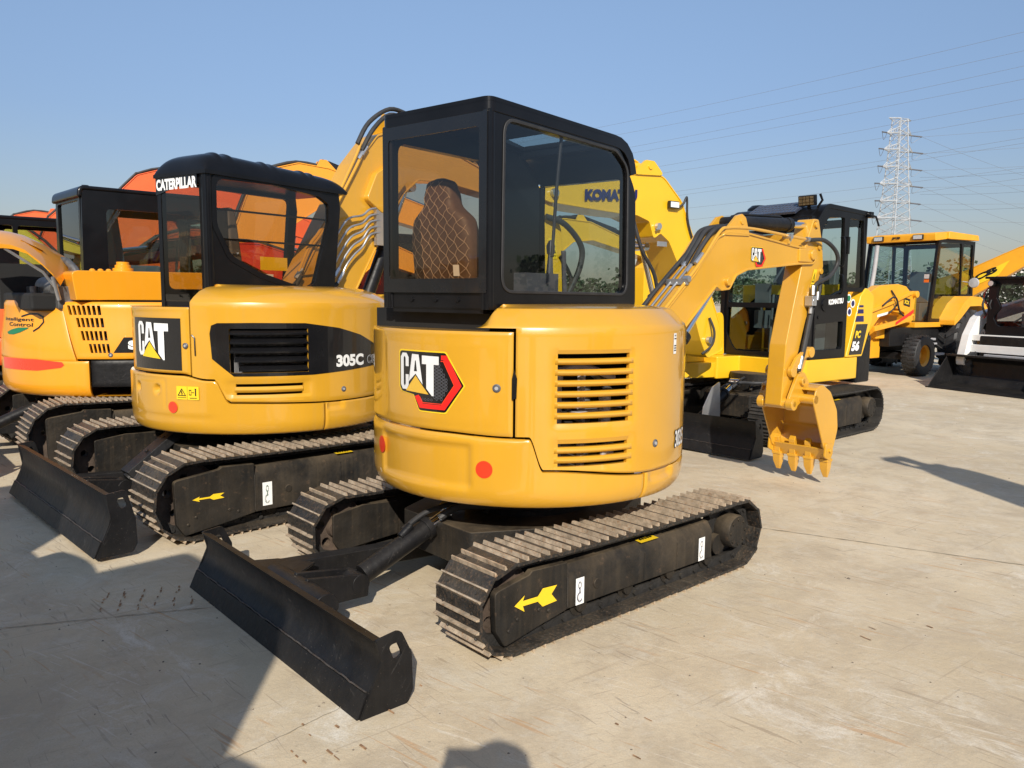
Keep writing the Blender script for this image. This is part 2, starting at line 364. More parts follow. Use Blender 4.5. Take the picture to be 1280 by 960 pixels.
def panel(g, W, s0, s1, zs, lo=None, hi=None, zf=None, off=None, holes=(), edge=.008, depth=.03, ds=.02, extra=()):
    """zs: absolute z levels; lo(s)/hi(s) deform what lies outside the fixed span zf=(z0,z1)"""
    e = W.step(edge); st = W.step(ds); S = {s0, s0+e, s1-e, s1}
    for h in holes: S |= {h[0], h[1]}
    x = s0+e+st
    while x < s1-e-st*.5:
        if all(abs(x-q) > st*.35 for q in S): S.add(x)
        x += st
    S |= set(extra); S = sorted(S); Z = sorted(set(list(zs)+[zs[0]+edge, zs[-1]-edge]+[z for h in holes for z in (h[2], h[3])]))
    b0, b1 = Z[0], Z[-1]; f0, f1 = zf or (b0, b1); off = off or (lambda s, z: 0)
    def zz(s, L):
        if lo:
            l0 = lo(s); F0 = f0 if l0 < f0-.002 else l0+.06
            if L < F0: return l0+(L-b0)/(F0-b0)*(F0-l0)
        if hi and L > f1: return f1+(L-f1)/(b1-f1)*(hi(s)-f1)
        return L
    ns, nz = len(S), len(Z); vs = []
    for i, s in enumerate(S):
        for j, L in enumerate(Z):
            z = zz(s, L); o = off(s, z)-(edge*.7 if i in (0, ns-1) or j in (0, nz-1) else 0)
            p = W.at(s, o); vs.append((p.x, p.y, z))
    fs = []
    for i in range(ns-1):
        for j in range(nz-1):
            cs, cz = (S[i]+S[i+1])/2, (Z[j]+Z[j+1])/2
            if any(h[0] < cs < h[1] and h[2] < cz < h[3] for h in holes): continue
            fs.append([i*nz+j, (i+1)*nz+j, (i+1)*nz+j+1, i*nz+j+1])
    # returns around the border
    B = [(i, 0) for i in range(ns)]+[(ns-1, j) for j in range(1, nz)]+[(i, nz-1) for i in range(ns-2, -1, -1)]+[(0, j) for j in range(nz-2, 0, -1)]
    o = len(vs)
    for i, j in B:
        z = zz(S[i], Z[j]); p = W.at(S[i], off(S[i], z)-depth); vs.append((p.x, p.y, z))
    for k in range(len(B)):
        a, b = B[k], B[(k+1) % len(B)]
        fs.append([a[0]*nz+a[1], o+k, o+(k+1) % len(B), b[0]*nz+b[1]])
    # hole returns
    for h in holes:
        si = [i for i, s in enumerate(S) if h[0]-1e-6 <= s <= h[1]+1e-6]; zi = [j for j, z in enumerate(Z) if h[2]-1e-6 <= z <= h[3]+1e-6]
        HB = [(i, zi[0]) for i in si]+[(si[-1], j) for j in zi[1:]]+[(i, zi[-1]) for i in si[-2::-1]]+[(si[0], j) for j in zi[-2:0:-1]]
        o = len(vs)
        for i, j in HB:
            p = W.at(S[i], off(S[i], Z[j])-depth*.7); vs.append((p.x, p.y, Z[j]))
        for k in range(len(HB)):
            a, b = HB[k], HB[(k+1) % len(HB)]
            fs.append([a[0]*nz+a[1], b[0]*nz+b[1], o+(k+1) % len(HB), o+k])
    return g.add(vs, fs)
def frange(a, b, st):
    n = max(1, round((b-a)/st)); return [a+(b-a)*i/n for i in range(n+1)]
# ------------------------------------------------------------------ undercarriage
def belt(L, h, sw, pitch, y, rh=.02, ribs=2):
    """steel crawler belt: shoes with grouser ribs and the chain behind them"""
    g = G(); r = h/2-rh; rr = r*.96
    P = []
    for i in range(25): a = -pi/2+pi*i/24; P.append((L-rh-r+r*cos(a), rh+r+r*sin(a)))
    for i in range(1, 12): t = i/12; P.append((L-rh-r+(-2*L+2*rh+r+rr)*t, rh+2*r-.012*4*t*(1-t)-(2*r-2*rr)*t))
    for i in range(25): a = pi/2+pi*i/24; P.append((-L+rh+rr+rr*cos(a), rh+rr+rr*sin(a)))
    P.append(P[0]); acc = [0]
    for a, b in zip(P, P[1:]): acc.append(acc[-1]+hypot(b[0]-a[0], b[1]-a[1]))
    n = round(acc[-1]/pitch); pitch = acc[-1]/n
    def at(s):
        s %= acc[-1]; i = 0
        while acc[i+1] < s: i += 1
        t = (s-acc[i])/(acc[i+1]-acc[i]); return Vector((P[i][0]+(P[i+1][0]-P[i][0])*t, 0, P[i][1]+(P[i+1][1]-P[i][1])*t))
    for k in range(n):
        a, b = at((k+.03)*pitch), at((k+.97)*pitch); c = (a+b)/2; d = (b-a); l = d.length; d.normalize(); nz = Vector((d.z, 0, -d.x))
        jx = random.uniform(-.003, .003)
        M = Matrix((( d.x, 0, nz.x, c.x), (0, 1, 0, y+jx), (d.z, 0, nz.z, c.z), (0, 0, 0, 1)))
        g.cur = 0
        g.prism([(-l/2-.012, -.004), (-l/2+.01, -.014), (l/2, -.012), (l/2+.008, -.002), (l/2, .001), (-l/2, .003)], -sw/2, sw/2, M)
        for q in ((-.42, .06) if ribs == 2 else (-.42, -.08, .26)):
            g.cur = 1; x = q*l
            g.prism([(x-.007, -.002), (x-.003, rh+.0), (x+.0035, rh+.0), (x+.008, -.002)], -sw/2+.002, sw/2-.002, M)
        g.cur = 2
        for yy in (-.055, .055):
            g.box(-l/2-.01, l/2+.01, yy-.012, yy+.012, -.062, -.012, M)
        g.cyl((-l/2, -.08, -.036), (-l/2, .08, -.036), .014, n=8, M=M)
        for yy in (-.1, .1):
            for xx in (-.02, .02): g.cyl((xx, yy, 0), (xx, yy, .007), .007, n=6, M=M)
    return g
def wheel_disc(g, x, z, y0, y1, r, holes=5, rh=.028, hr=.55):
    g.plate(circ(x, z, r, 32), [circ(x+r*hr*cos(2*pi*i/holes+.3), z+r*hr*sin(2*pi*i/holes+.3), rh, 10) for i in range(holes)], y0, y1, lambda u, v, t: (u, t, v))
def undercarriage(root, L=1.1, W=.89, h=.45, sw=.31, pitch=.13, bx=1.63, bw=.89, bh=.29, bz=0, arrow=True, hooks=WHT, T=None, simple=False, cyl_to=.42, ribs=2, rail=False, mats=None, blade=True, guards=(.95, .62)):
    for sy in (1, -1):
        y = sy*(W-sw/2)
        b = belt(L, h, sw, pitch, y, ribs=ribs).obj('track_belt', mats or [SHO, GRO, SHD], root, T, flat=True)
        ri = h*.40
        g = G(); wheel_disc(g, L-h/2, h/2, y-.035, y+.035, ri*.97); g.lathe([(ri*.98, -.05), (ri, -.05), (ri, -.03), (ri*.9, -.03), (ri*.9, .03), (ri, .03), (ri, .05), (ri*.98, .05), (ri*.90, .03), (ri*.90, -.03), (ri*.98, -.05)], (L-h/2, y, h/2), (0, 1, 0), 32, caps=False)
        g.lathe([(.0, -.07), (.05, -.07), (.055, -.05), (.055, .05), (.05, .07), (0, .07)], (L-h/2, y, h/2), (0, 1, 0), 20)
        g.obj('idler_wheel', RUS, b, T)
        g = G(); te = []
        for i in range(21*4): a = 2*pi*i/84; q = ri*(1.0 if i % 4 in (0, 1) else .86); te.append((-L+h/2+q*cos(a), h/2+q*sin(a)))
        g.prism(te, y-.025, y+.025); g.obj('drive_sprocket', SHD, b, T)
        g = G(); yo = y+sy*(sw/2-.03)
        g.lathe([(0, 0), (h*.20, 0), (h*.215, .012), (h*.215, abs(yo-y)-.012), (h*.20, abs(yo-y)), (h*.08, abs(yo-y)+.004), (0, abs(yo-y)+.004)], (-L+h/2+.0, y, h/2), (0, sy, 0), 32)
        for i in range(8): a = 2*pi*i/8; g.cyl((-L+h/2+h*.16*cos(a), y, h/2+h*.16*sin(a)), (-L+h/2+h*.16*cos(a), yo+sy*.008, h/2+h*.16*sin(a)), .009, n=6)
        g.cyl((-L+h/2+.1, y, h/2-.07), (-L+h/2+.1, yo-sy*.06, h/2-.07), .06, n=16)
        g.obj('drive_motor', UND, b, T)
        g = G()
        for i in range(5):
            x = -L*.58+L*1.25*i/4; g.lathe([(0, -.09), (.035, -.09), (.035, -.07), (.06, -.07), (.045, -.04), (.045, .04), (.06, .07), (.035, .07), (.035, .09), (0, .09)], (x, y, .105), (0, 1, 0), 16)
        g.lathe([(0, -.05), (.045, -.05), (.045, .05), (0, .05)], (-.15, y, h-.105), (0, 1, 0), 14)
        g.obj('track_roller', UND, b, T)
        # side frame: sloping top, flat outer face
        yi, yo2 = (y-sy*sw*.32, y+sy*(sw/2-.045)); z0, z1 = .13, h-.125
        def q(z): return [(yi, z0), (yo2, z0-.01), (yo2+sy*.0, z1-.05), (yo2-sy*.03, z1), (yi, z1+.02)]
        g = G(); sec = q(0); x0, x1 = -L*.58, L*.47
        g.prism([(a, b) for a, b in sec], x0, x1, ax='x')
        g.prism([(a, b+.02 if b > .2 else b+.01) for a, b in [(yi, z0+.02), (yo2-sy*.01, z0), (yo2-sy*.01, z1-.06), (yo2-sy*.04, z1-.01), (yi, z1)]], x1, L*.6, ax='x')
        for xx in (x1-.004, -.05, -.32): g.box(xx-.004, xx+.004, yo2-sy*.02, yo2+sy*.004, z0, z1-.05)
        g.cyl((L*.28, yo2-.01*sy, h*.44), (L*.28, yo2+.006*sy, h*.44), .026, n=16)
        g.box(-.19, -.11, yi+sy*.02, y+sy*.07, z1-.02, h-.12)
        fr = g.obj('track_frame', UND, root, T, bevel=.008)
        g.cur = 0; gi = G(); gi.prism(rpoly([(L*.44, z0), (L*.80, .10), (L*.84, .16), (L*.84, h-.13), (L*.66, h-.10), (L*.44, h-.115)], .02), yi-sy*.012, yi+sy*.004); gi.obj('inner_guard', UND, root, T, bevel=.005)
        # front guard plate over the idler
        gx0, gx1 = guards[0]*L/1.1, guards[1]*L/1.1-.08
        poly = rpoly([(gx1-.02, z0-.01), (gx1+.16, z0-.04), (gx0-.05, .05), (gx0, .13), (gx0+.01, h-.14), (gx1+.22, h-.105), (gx1+.2, h-.09), (gx1-.02, h-.10)], [0, .02, .02, .03, .03, .01, .01, 0])
        g = G().prism(poly, yo2-sy*.03, yo2+sy*.006)
        for xx, zz in ((gx0-.07, .12), (gx0-.12, .16), (gx1+.1, .15), (gx1+.16, .17)): g.cyl((xx, yo2, zz), (xx, yo2+sy*.014, zz), .011, n=6)
        gd = g.obj('idler_guard', UND, root, T, bevel=.005)
        f = lambda u, v, o: (u, yo2+sy*(.008+o), v)
        if arrow:
            a0, zc = (gx0-.10, h*.50); s = 1.0 if hooks is WHT else .8; sv_ = 1.0 if hooks is WHT else .55
            A = [(0, 0), (.06, .035), (.05, .012), (.14, .01), (.17, .04), (.26, .035), (.225, 0), (.26, -.04), (.17, -.045), (.14, -.014), (.05, -.012), (.06, -.04)]
            decal('arrow_decal', YLV, gd, f, [[(a0-a*s, zc+b*s*sv_) for a, b in A]], cut=0, T=T)
        if hooks and sy > 0:
            for hx in ((.43, -.54) if hooks is WHT else (L*.40,)):
                hz = h*.42; s = h/.45
                hk = decal('lifting_point_decal', WHT, fr, lambda u, v, o: (u, yo2+sy*(.001+o), v), [rect(hx-.028*s, hx+.028*s, hz-.065*s, hz+.065*s)], cut=0, T=T)
                ink = NAVY if hooks is WHT else GRNV
                pts = [(hx+.012*cos(t), hz+.028*s+.02*s*sin(t)) for t in [2*pi*i/12 for i in range(12)]]
                c2 = [(hx+.014*sin(t)*1.1, hz-.03*s+.022*s*cos(t)) for t in [-.4+4.6*i/10 for i in range(11)]]
                gg = G(); decal('', None, None, lambda u, v, o: (u, yo2+sy*(.003), v), [ringp(pts, .55), thick(c2, .009*s), rect(hx-.005, hx+.004, hz-.012*s, hz+.012*s)], cut=0, g=gg)
                gg.obj('hook_symbol', ink, hk, T, flat=True, norm=False)
        if sy > 0:
            am = decal('caution_decal', YLV, fr, lambda u, v, o: (u, yo2-sy*(.001+.045*v), z1+.004+.004*v), [rect(-.16, -.02, 0, 1)], cut=0, T=T)
            g2 = G(); [g2.add([(a, yo2-sy*.02, z1+.011), (a+.012, yo2-sy*.02, z1+.011), (a+.012, yo2-sy*.035, z1+.012), (a, yo2-sy*.035, z1+.012)], [(0, 1, 2, 3)]) for a in (-.13, -.11, -.09, -.07, -.05)]; g2.obj('decal_print', BKV, am, T, flat=True, norm=False)
    # centre frame and slew ring
    g = G(); g.prism(rpoly([(-.62*L, -.3), (-.25*L, -.5), (-.25*L, -(W-sw*.8)), (.25*L, -(W-sw*.8)), (.25*L, -.5), (.6*L, -.3), (.6*L, .3), (.25*L, .5), (.25*L, W-sw*.8), (-.25*L, W-sw*.8), (-.25*L, .5), (-.62*L, .3)], .03), h*.42, h*.86, ax='z')
    g.cyl((0, 0, h*.8), (0, 0, h+.13), .36, n=32)
    g.tube([(.42, .12, h*.9), (.3, .1, h+.06), (.1, .16, h+.1)], .02, smooth=5); g.tube([(.45, -.1, h*.9), (.3, -.1, h+.05), (.1, -.12, h+.1)], .02, smooth=5)
    g.obj('centre_frame', UND, root, T, bevel=.006)
    if not blade: return
    # dozer blade: concave mouldboard, wear edge, end plates
    g = G(); f = [(bx+.012, bz), (bx-.012, bz+.05), (bx-.035, bz+.09)]
    face = [(bx-.03-(.055*sin(pi*t*.80)), bz+.09+(bh-.10)*t) for t in [i/8 for i in range(9)]]
    prof = f[:1]+[(bx-.03, bz+.092)]+face+[(bx-.055, bz+bh), (bx-.10, bz+bh-.01), (bx-.125, bz+bh-.07), (bx-.12, bz+.10), (bx-.06, bz)]
    g.prism(prof, -bw+.012, bw-.012)
    g.prism([(bx+.018, bz), (bx-.022, bz+.088), (bx-.034, bz+.088), (bx-.01, bz)], -bw+.012, bw-.012)
    bl = g.obj('dozer_blade', BLM, root, T, bevel=.004)
    g = G(); rw = random.Random(5); g.tube([(bx-.026+rw.uniform(-.002, .002), -bw+.02+i*(2*bw-.04)/60, bz+.093+rw.uniform(-.002, .002)) for i in range(61)], .0035, n=6); g.obj('weld_bead', WORN, bl, T)
    g = G()
    ep = rpoly([(bx+.008, bz-.002), (bx-.20, bz+.0), (bx-.225, bz+.05), (bx-.22, bz+.20), (bx-.175, bz+bh+.005), (bx-.155, bz+bh+.012), (bx-.06, bz+bh), (bx-.085, bz+.2), (bx-.035, bz+.09)], [0, .02, .02, .02, .02, .02, .01, .03, .01], 4)
    hole = rpoly([(bx-.155, bz+bh-.03), (bx-.115, bz+bh-.035), (bx-.14, bz+bh-.10), (bx-.178, bz+bh-.085)], .015, 4)
    for sy in (1, -1): g.plate(ep, [hole], sy*bw-sy*.013, sy*bw, lambda u, v, t: (u, t, v))
    g.obj('end_plate', BLM, bl, T, bevel=.003)
    # push frame: two converging arms, cross tube, lift cylinder
    for sy in (1, -1):
        g = G(); yf, yr = sy*bw*.58, sy*.30
        pts = [(bx-.11, yf), (bx-.35, yf*.93), (.35, yr), (.32, yr-sy*.09), (bx-.38, yf*.93-sy*.1), (bx-.11, yf-sy*.2)]
        z0 = bz*.6+.09; g.prism(pts if sy > 0 else pts[::-1], z0, z0+.10, ax='z'); g.prism([(bx-.13, yf+sy*.03), (bx-.30, yf*.9), (bx-.42, yf*.55), (bx-.13, yf*.15)], z0+.10, z0+.112, ax='z')
    g.obj('blade_arm', BLM, root, T, bevel=.006)
    g = G(); zc = bz+.17
    g.cyl((bx-.19, -bw*.30, zc+.02), (bx-.19, bw*.30, zc+.02), .062, n=20)
    for sy in (1, -1): g.prism([(bx-.12, zc-.06), (bx-.52, zc-.07), (bx-.53, zc+.02), (bx-.47, zc+.05), (bx-.2, zc+.09)], sy*.055-.012, sy*.055+.012)
    g.obj('cylinder_bracket', BLM, bl, T, bevel=.005)
    a = Vector((bx-.48, 0, zc+.0)); b = Vector((.55, 0, cyl_to)); d = (b-a).normalized()
    g = G(); g.cyl(a+Vector((0, -.07, 0)), a+Vector((0, .07, 0)), .048, n=18); g.cyl(a+d*.05, a+(b-a)*.72, .052, n=20); g.lathe([(.03, -.01), (.06, -.01), (.06, .025), (.03, .025)], a+(b-a)*.72, d, 20)
    g.cyl(a+(b-a)*.45+Vector((0, 0, .055)), a+(b-a)*.56+Vector((0, 0, .075)), .022, n=12)
    cy = g.obj('blade_cylinder', BLM, root, T, bevel=.003)
    g = G(); g.cyl(a+(b-a)*.7, b, .03, n=16); g.cyl(b+Vector((0, -.06, 0)), b+Vector((0, .06, 0)), .045, n=16); g.obj('piston_rod', CHR, cy, T)
    c = a+(b-a)*.78+Vector((0, .07, .05)); g = G(); g.tube([c, c+Vector((-.1, .03, .05)), c+Vector((-.25, .10, .04)), c+Vector((-.38, .20, .04)), c+Vector((-.55, .26, .02)), c+Vector((-.66, .2, .1))], .02, smooth=6)
    g.tube([a+(b-a)*.5+Vector((0, -.02, .07)), a+(b-a)*.75+Vector((0, -.02, .075)), c+Vector((-.15, -.05, .05)), c+Vector((-.4, -.08, .09))], .014, smooth=6)
    g.obj('hydraulic_hose', RUB, cy, T)
    if rail:
        M = T or Matrix.Identity(4); g = G(); m2 = a+(b-a)*.02+Vector((0, 0, .09)); m3 = a+(b-a)*.98+Vector((0, 0, .10)); up = Vector((0, 1, 0)); nn = d.cross(up)*-1
        g.add([m2+up*.075, m3+up*.075, m3-up*.075, m2-up*.075, m2+up*.09-nn*.06, m3+up*.09-nn*.06, m3-up*.09-nn*.06, m2-up*.09-nn*.06], [(0, 1, 2, 3), (0, 4, 5, 1), (3, 2, 6, 7), (4, 7, 6, 5), (0, 3, 7, 4), (1, 5, 6, 2)])
        for t in (.3, .78): q = m2.lerp(m3, t)+nn*.004; g.cyl(q, q+nn*.008, .016, n=12)
        g.obj('cylinder_guard', BLM, cy, T, bevel=.006)
# ------------------------------------------------------------------ shared upper parts
def ringfn(W, a0=0, a1=1):
    return lambda u, v, o: (lambda p: (p.x, p.y, v))(W.at(a0+(a1-a0)*u, o))
LET_C = thick([(.142, .26), (.142, .11), (.115, .06), (.07, .06), (.045, .11), (.045, .575), (.07, .63), (.112, .63), (.142, .575), (.142, .40)], .058)
LET_A = ([(.235, .04), (.35, .045), (.415, .55), (.296, .375), (.172, .52)], [[(.288, .15), (.302, .15), (.322, .335), (.268, .335)]])
LET_T = [(.405, .055), (.665, .06), (.665, .20), (.588, .20), (.588, .73), (.56, .73), (.475, .61), (.475, .20), (.405, .20)]
TRI = [(.296, .405), (.51, .71), (.115, .68)]
def cat_logo(parent, fn, T, hexa=True, cut=.05):
    F = lambda o0: (lambda u, v, o: fn(u, 1-v, o+o0))
    if hexa:
        rim = rpoly([(0, 0), (.755, .0), (1, .53), (.755, 1.0), (.36, 1.0), (.265, .74), (.04, .70), (0, .62)], [.06, .04, .03, .05, .05, .01, .03, .03])
        cx, cy = .5, .5; blk = [(cx+(a-cx)*.965, cy+(b-cy)*.955) for a, b in rim]
        lg = decal('logo_decal', YLV, parent, F(0), [rim], cut=cut, T=T)
        decal('logo_ground', BKV, lg, F(.001), [blk], cut=cut, T=T)
        decal('logo_band', REDV, lg, F(.002), [thick([(.69, .10), (.745, .10), (.915, .53), (.715, .90), (.395, .90), (.325, .74)], .075)], cut=cut, T=T)
        decal('logo_band_edge', REFL, lg, F(.0028), [thick([(.685, .155), (.725, .16), (.865, .53), (.70, .845), (.42, .845), (.375, .75)], .012)], cut=cut, T=T)
        g = G()
        for i in range(9):
            for j in range(12):
                x, y = .60+i*.032, .22+j*.052+(.026 if i % 2 else 0)
                if x < .77-.9*max(0, abs(y-.53)-.16)*.45 and y < .80 and not (y > .78) and x < .83-abs(y-.53)*.42-.03:
                    decal('', None, None, F(.0025), [ringp([(x+.017*cos(pi*k/3), y+.028*sin(pi*k/3)) for k in range(6)], .68)], cut=0, g=g)
        for i in range(4): decal('', None, None, F(.0025), [ringp([(.42+i*.045+.017*cos(pi*k/3), .79+.022*sin(pi*k/3)) for k in range(6)], .68)], cut=0, g=g)
        g.obj('logo_mesh_pattern', GREY, lg, T, flat=True, norm=False)
    else: lg = parent
    if hexa: F0_ = F; F = lambda o0: (lambda u, v, o: F0_(o0)(.028+.95*u, .028+.955*v, o))
    decal('logo_letters', SILV if hexa else WHT, lg, F(.003), [LET_C, LET_A, LET_T], cut=cut, T=T)
    decal('logo_triangle', GLD if hexa else YLV, lg, F(.003), [TRI], cut=cut, T=T)
    return lg
def warn_decal(parent, fn, T, w=.13, h=.1, two=True):
    """yellow label with a warning triangle and a second pictogram"""
    d = decal('warning_decal', YLV, parent, fn, [rpoly([(0, 0), (w, 0), (w, h), (0, h)], h*.06, 2)], cut=0, T=T); g = G()
    k = w/2 if two else w; c = k/2; r = min(k, h)*.4
    P = [ringp([(c-r, h*.28), (c, h*.85), (c+r, h*.28)], .72), thick([(c, h*.36), (c+.1*r, h*.5), (c-.1*r, h*.5), (c, h*.66)], r*.15), rect(c-r, c+r, h*.14, h*.17)]
    if two: P += [rect(w*.5-.0007, w*.5+.0007, 0, h), ringp([(w*.58, h*.35), (w*.58, h*.75), (w*.68, h*.75), (w*.68, h*.35)], .75), thick([(w*.70, h*.55), (w*.80, h*.55)], r*.12), rect(w*.84, w*.89, h*.3, h*.72), circ(w*.865, h*.79, h*.07, 8), rect(w*.6, w*.92, h*.12, h*.16)]
    decal('', None, None, lambda u, v, o: fn(u, v, o+.0015), P, cut=0, g=g); g.obj('pictogram', BKV, d, T, flat=True, norm=False); return d
def lock(parent, W, s, z, T, name='door_lock'):
    p, q = W.at(s, -.005), W.at(s, .006); g = G(); n = Vector((q.x-p.x, q.y-p.y, 0)).normalized(); a = Vector((p.x, p.y, z))
    g.lathe([(0, 0), (.020, 0), (.020, .008), (.014, .012), (.014, .008), (0, .008)], a, n, 20); o = g.obj(name, GREY, parent, T)
    G().lathe([(0, .006), (.009, .006), (.009, .012), (0, .012)], a, n, 12).obj('lock_cylinder', LGREY, o, T)
def dot(parent, W, s, z, r, m, T):
    k = W.step(1)
    return decal('reflector', m, parent, ringfn(W), [[(s+k*r*cos(2*pi*i/24), z+r*sin(2*pi*i/24)) for i in range(24)]], cut=W.step(.03), T=T, off=.003)
def ring_cap(g, W, s0, s1, z, off=-.02, inner=None, n=30):
    """flat deck between the wall and an inner line"""
    vs = []
    for i in range(n+1):
        s = s0+(s1-s0)*i/n; p = W.at(s, off); q = inner(p); vs += [(p.x, p.y, z), (q[0], q[1], z)]
    return g.add(vs, [[2*i, 2*i+1, 2*i+3, 2*i+2] for i in range(n)])
def dome(g, W, ss, rows, inner, k=lambda s: 1):
    """rows: (offset, z) from the wall inwards; inner(p) -> last point, z"""
    vs = []; m = len(rows)+1; zb = rows[0][1]
    for s in ss:
        for o, z in rows: p = W.at(s, o); vs.append((p.x, p.y, zb+(z-zb)*k(s)))
        p = W.at(s, rows[-1][0]); a, b, z = inner(p); vs.append((a, b, zb+(z-zb)*k(s)))
    return g.add(vs, [[i*m+j, (i+1)*m+j, (i+1)*m+j+1, i*m+j+1] for i in range(len(ss)-1) for j in range(m-1)])
def engine_bay(parent, T, pts):
    g = G()
    for kind, *a in pts:
        if kind == 'c': g.cyl(*a)
        elif kind == 'b': g.box(*a)
        else: g.tube(a[0], a[1], smooth=4)
    return g.obj('engine', ENG, parent, T)
# ------------------------------------------------------------------ ground
def ground():
    m = bpy.data.materials.new('dusty_concrete'); m.use_nodes = True; t = m.node_tree; b = t.nodes['Principled BSDF']; L = t.links.new
    tc = N(t, 'ShaderNodeTexCoord')
    def noise(scale, detail=8, rough=.6, mp=None, dist=0):
        n = N(t, 'ShaderNodeTexNoise'); n.inputs['Scale'].default_value = scale; n.inputs['Detail'].default_value = detail; n.inputs['Roughness'].default_value = rough; n.inputs['Distortion'].default_value = dist
        L(mp or tc.outputs['Object'], n.inputs[0]); return n.outputs[0]
    def mapping(rot, sc):
        q = N(t, 'ShaderNodeMapping', vector_type='TEXTURE'); q.inputs['Rotation'].default_value = (0, 0, R(rot)); q.inputs['Scale'].default_value = tuple(1/v for v in sc); L(tc.outputs['Object'], q.inputs[0]); return q.outputs[0]
    def ramp(s, a, bb, c0=0, c1=1):
        r = N(t, 'ShaderNodeMapRange'); L(s, r.inputs[0]); r.inputs[1].default_value = a; r.inputs[2].default_value = bb; r.inputs[3].default_value = c0; r.inputs[4].default_value = c1; return r.outputs[0]
    def mixc(f, a, c, mode='MIX'):
        x = N(t, 'ShaderNodeMix', data_type='RGBA', blend_type=mode)
        if isinstance(f, float): x.inputs[0].default_value = f
        else: L(f, x.inputs[0])
        for i, cc in ((6, a), (7, c)):
            if isinstance(cc, tuple): x.inputs[i].default_value = (*cc, 1)
            else: L(cc, x.inputs[i])
        return x.outputs[2]
    def mul(a, c):
        x = N(t, 'ShaderNodeMath', operation='MULTIPLY'); L(a, x.inputs[0])
        if isinstance(c, (int, float)): x.inputs[1].default_value = c
        else: L(c, x.inputs[1])
        return x.outputs[0]
    c = mixc(ramp(noise(.5, 6), .35, .65), (.53, .43, .285), (.65, .55, .395))
    c = mixc(ramp(noise(1.7, 12, .75, dist=.5), .45, .62), c, (.47, .385, .27))
    c = mixc(ramp(noise(4.3, 12, .8, dist=.8), .50, .66, 0, .75), c, (.62, .555, .44))
    c = mixc(ramp(noise(1.1, 14, .8, dist=1.0), .56, .66, 0, .85), c, (.74, .68, .57))          # pale scuffed patches
    c = mixc(ramp(noise(2.6, 14, .82, dist=.5), .57, .68, 0, .6), c, (.36, .29, .205))           # dark worn patches
    c = mixc(ramp(noise(14, 10, .8), .57, .74, 0, .4), c, (.34, .27, .19))
    c = mixc(ramp(noise(30, 8, .8), .58, .70, 0, .5), c, (.66, .58, .46))
    # scattered short drag marks in several directions
    for rot, s, lo, col, a, ks in ((-44, (2.6, 44, 1), .64, (.33, .25, .17), .6, 1.7), (-30, (3.5, 60, 1), .64, (.72, .66, .55), .45, 2.3), (-52, (4.2, 76, 1), .655, (.27, .21, .16), .6, 2.9), (-38, (2.0, 38, 1), .64, (.50, .29, .14), .6, 1.3), (24, (5, 60, 1), .655, (.34, .27, .2), .4, 2.1), (38, (1.2, 50, 1), .66, (.32, .25, .18), .4, .9)):
        st = noise(1, 2, .5, mapping(rot, s), .6); k = noise(ks, 5, .6, mapping(rot+11, (1, 1.2, 1)))
        c = mixc(mul(ramp(st, lo, lo+.03), mul(ramp(k, .47, .56), a)), c, col)
    c = mixc(ramp(noise(.8, 10, .8, mapping(20, (1, 2.4, 1)), .8), .60, .74, 0, .4), c, (.46, .31, .17))   # rust wash
    c = mixc(ramp(noise(38, 4, .6), .66, .74, 0, .6), c, (.20, .16, .12))                      # grit
    c = mixc(ramp(noise(150, 3, .6), .4, .7, 0, .35), c, (.38, .31, .22))
    L(c, b.inputs['Base Color']); L(ramp(noise(3, 6), .3, .7, .62, .85), b.inputs['Roughness']); b.inputs['Specular IOR Level'].default_value = .3
    bp = N(t, 'ShaderNodeBump'); bp.inputs['Strength'].default_value = .5; bp.inputs['Distance'].default_value = .006
    ad = N(t, 'ShaderNodeMath', operation='ADD'); L(noise(26, 10, .7), ad.inputs[0]); L(noise(4, 10, .75), ad.inputs[1]); L(ad.outputs[0], bp.inputs['Height']); L(bp.outputs[0], b.inputs['Normal'])
    g = G(); g.add([(-900, -400, 0), (900, -400, 0), (900, 1600, 0), (-900, 1600, 0)], [(0, 1, 2, 3)])
    o = g.obj('ground', m, flat=True, norm=False); o['kind'] = 'structure'
    # narrow slab joints, filled with dirt, and rusty prints left by track shoes
    J = mat('joint_filler', (.30, .25, .17), .9, var=.4, nscale=8, bump=.4)
    def joint(a, c, wdt, seed):
        rnd = random.Random(seed); a, c = Vector(a), Vector(c); d = (c-a); n = Vector((-d.y, d.x)).normalized(); k = 60; vs = []
        for i in range(k+1):
            p = a+d*i/k; q = rnd.uniform(-.004, .004); wd = wdt*rnd.uniform(.4, 1.5); vs += [(p.x+n.x*(q+wd), p.y+n.y*(q+wd), .004), (p.x+n.x*(q-wd), p.y+n.y*(q-wd), .004)]
        return vs, [[2*i, 2*i+1, 2*i+3, 2*i+2] for i in range(k)]
    g = G()
    for i, (a, c, wd) in enumerate((((-2.95, 3.35), (-1.3, 3.86), .0025), ((-6.0, 2.4), (-2.95, 3.35), .0025), ((-2.4, 2.75), (-1.35, 1.9), .003), ((-1.62, 1.7), (-.55, 2.95), .0015), ((1.55, 5.35), (3.9, 4.1), .004))): g.add(*joint(a, c, wd, i))
    o = g.obj('slab_joint', J, flat=True, norm=False); o['kind'] = 'structure'
    RM = mat('rust_print', (.30, .17, .085), .9, var=.5, nscale=30)
    g = G(); rnd = random.Random(3)
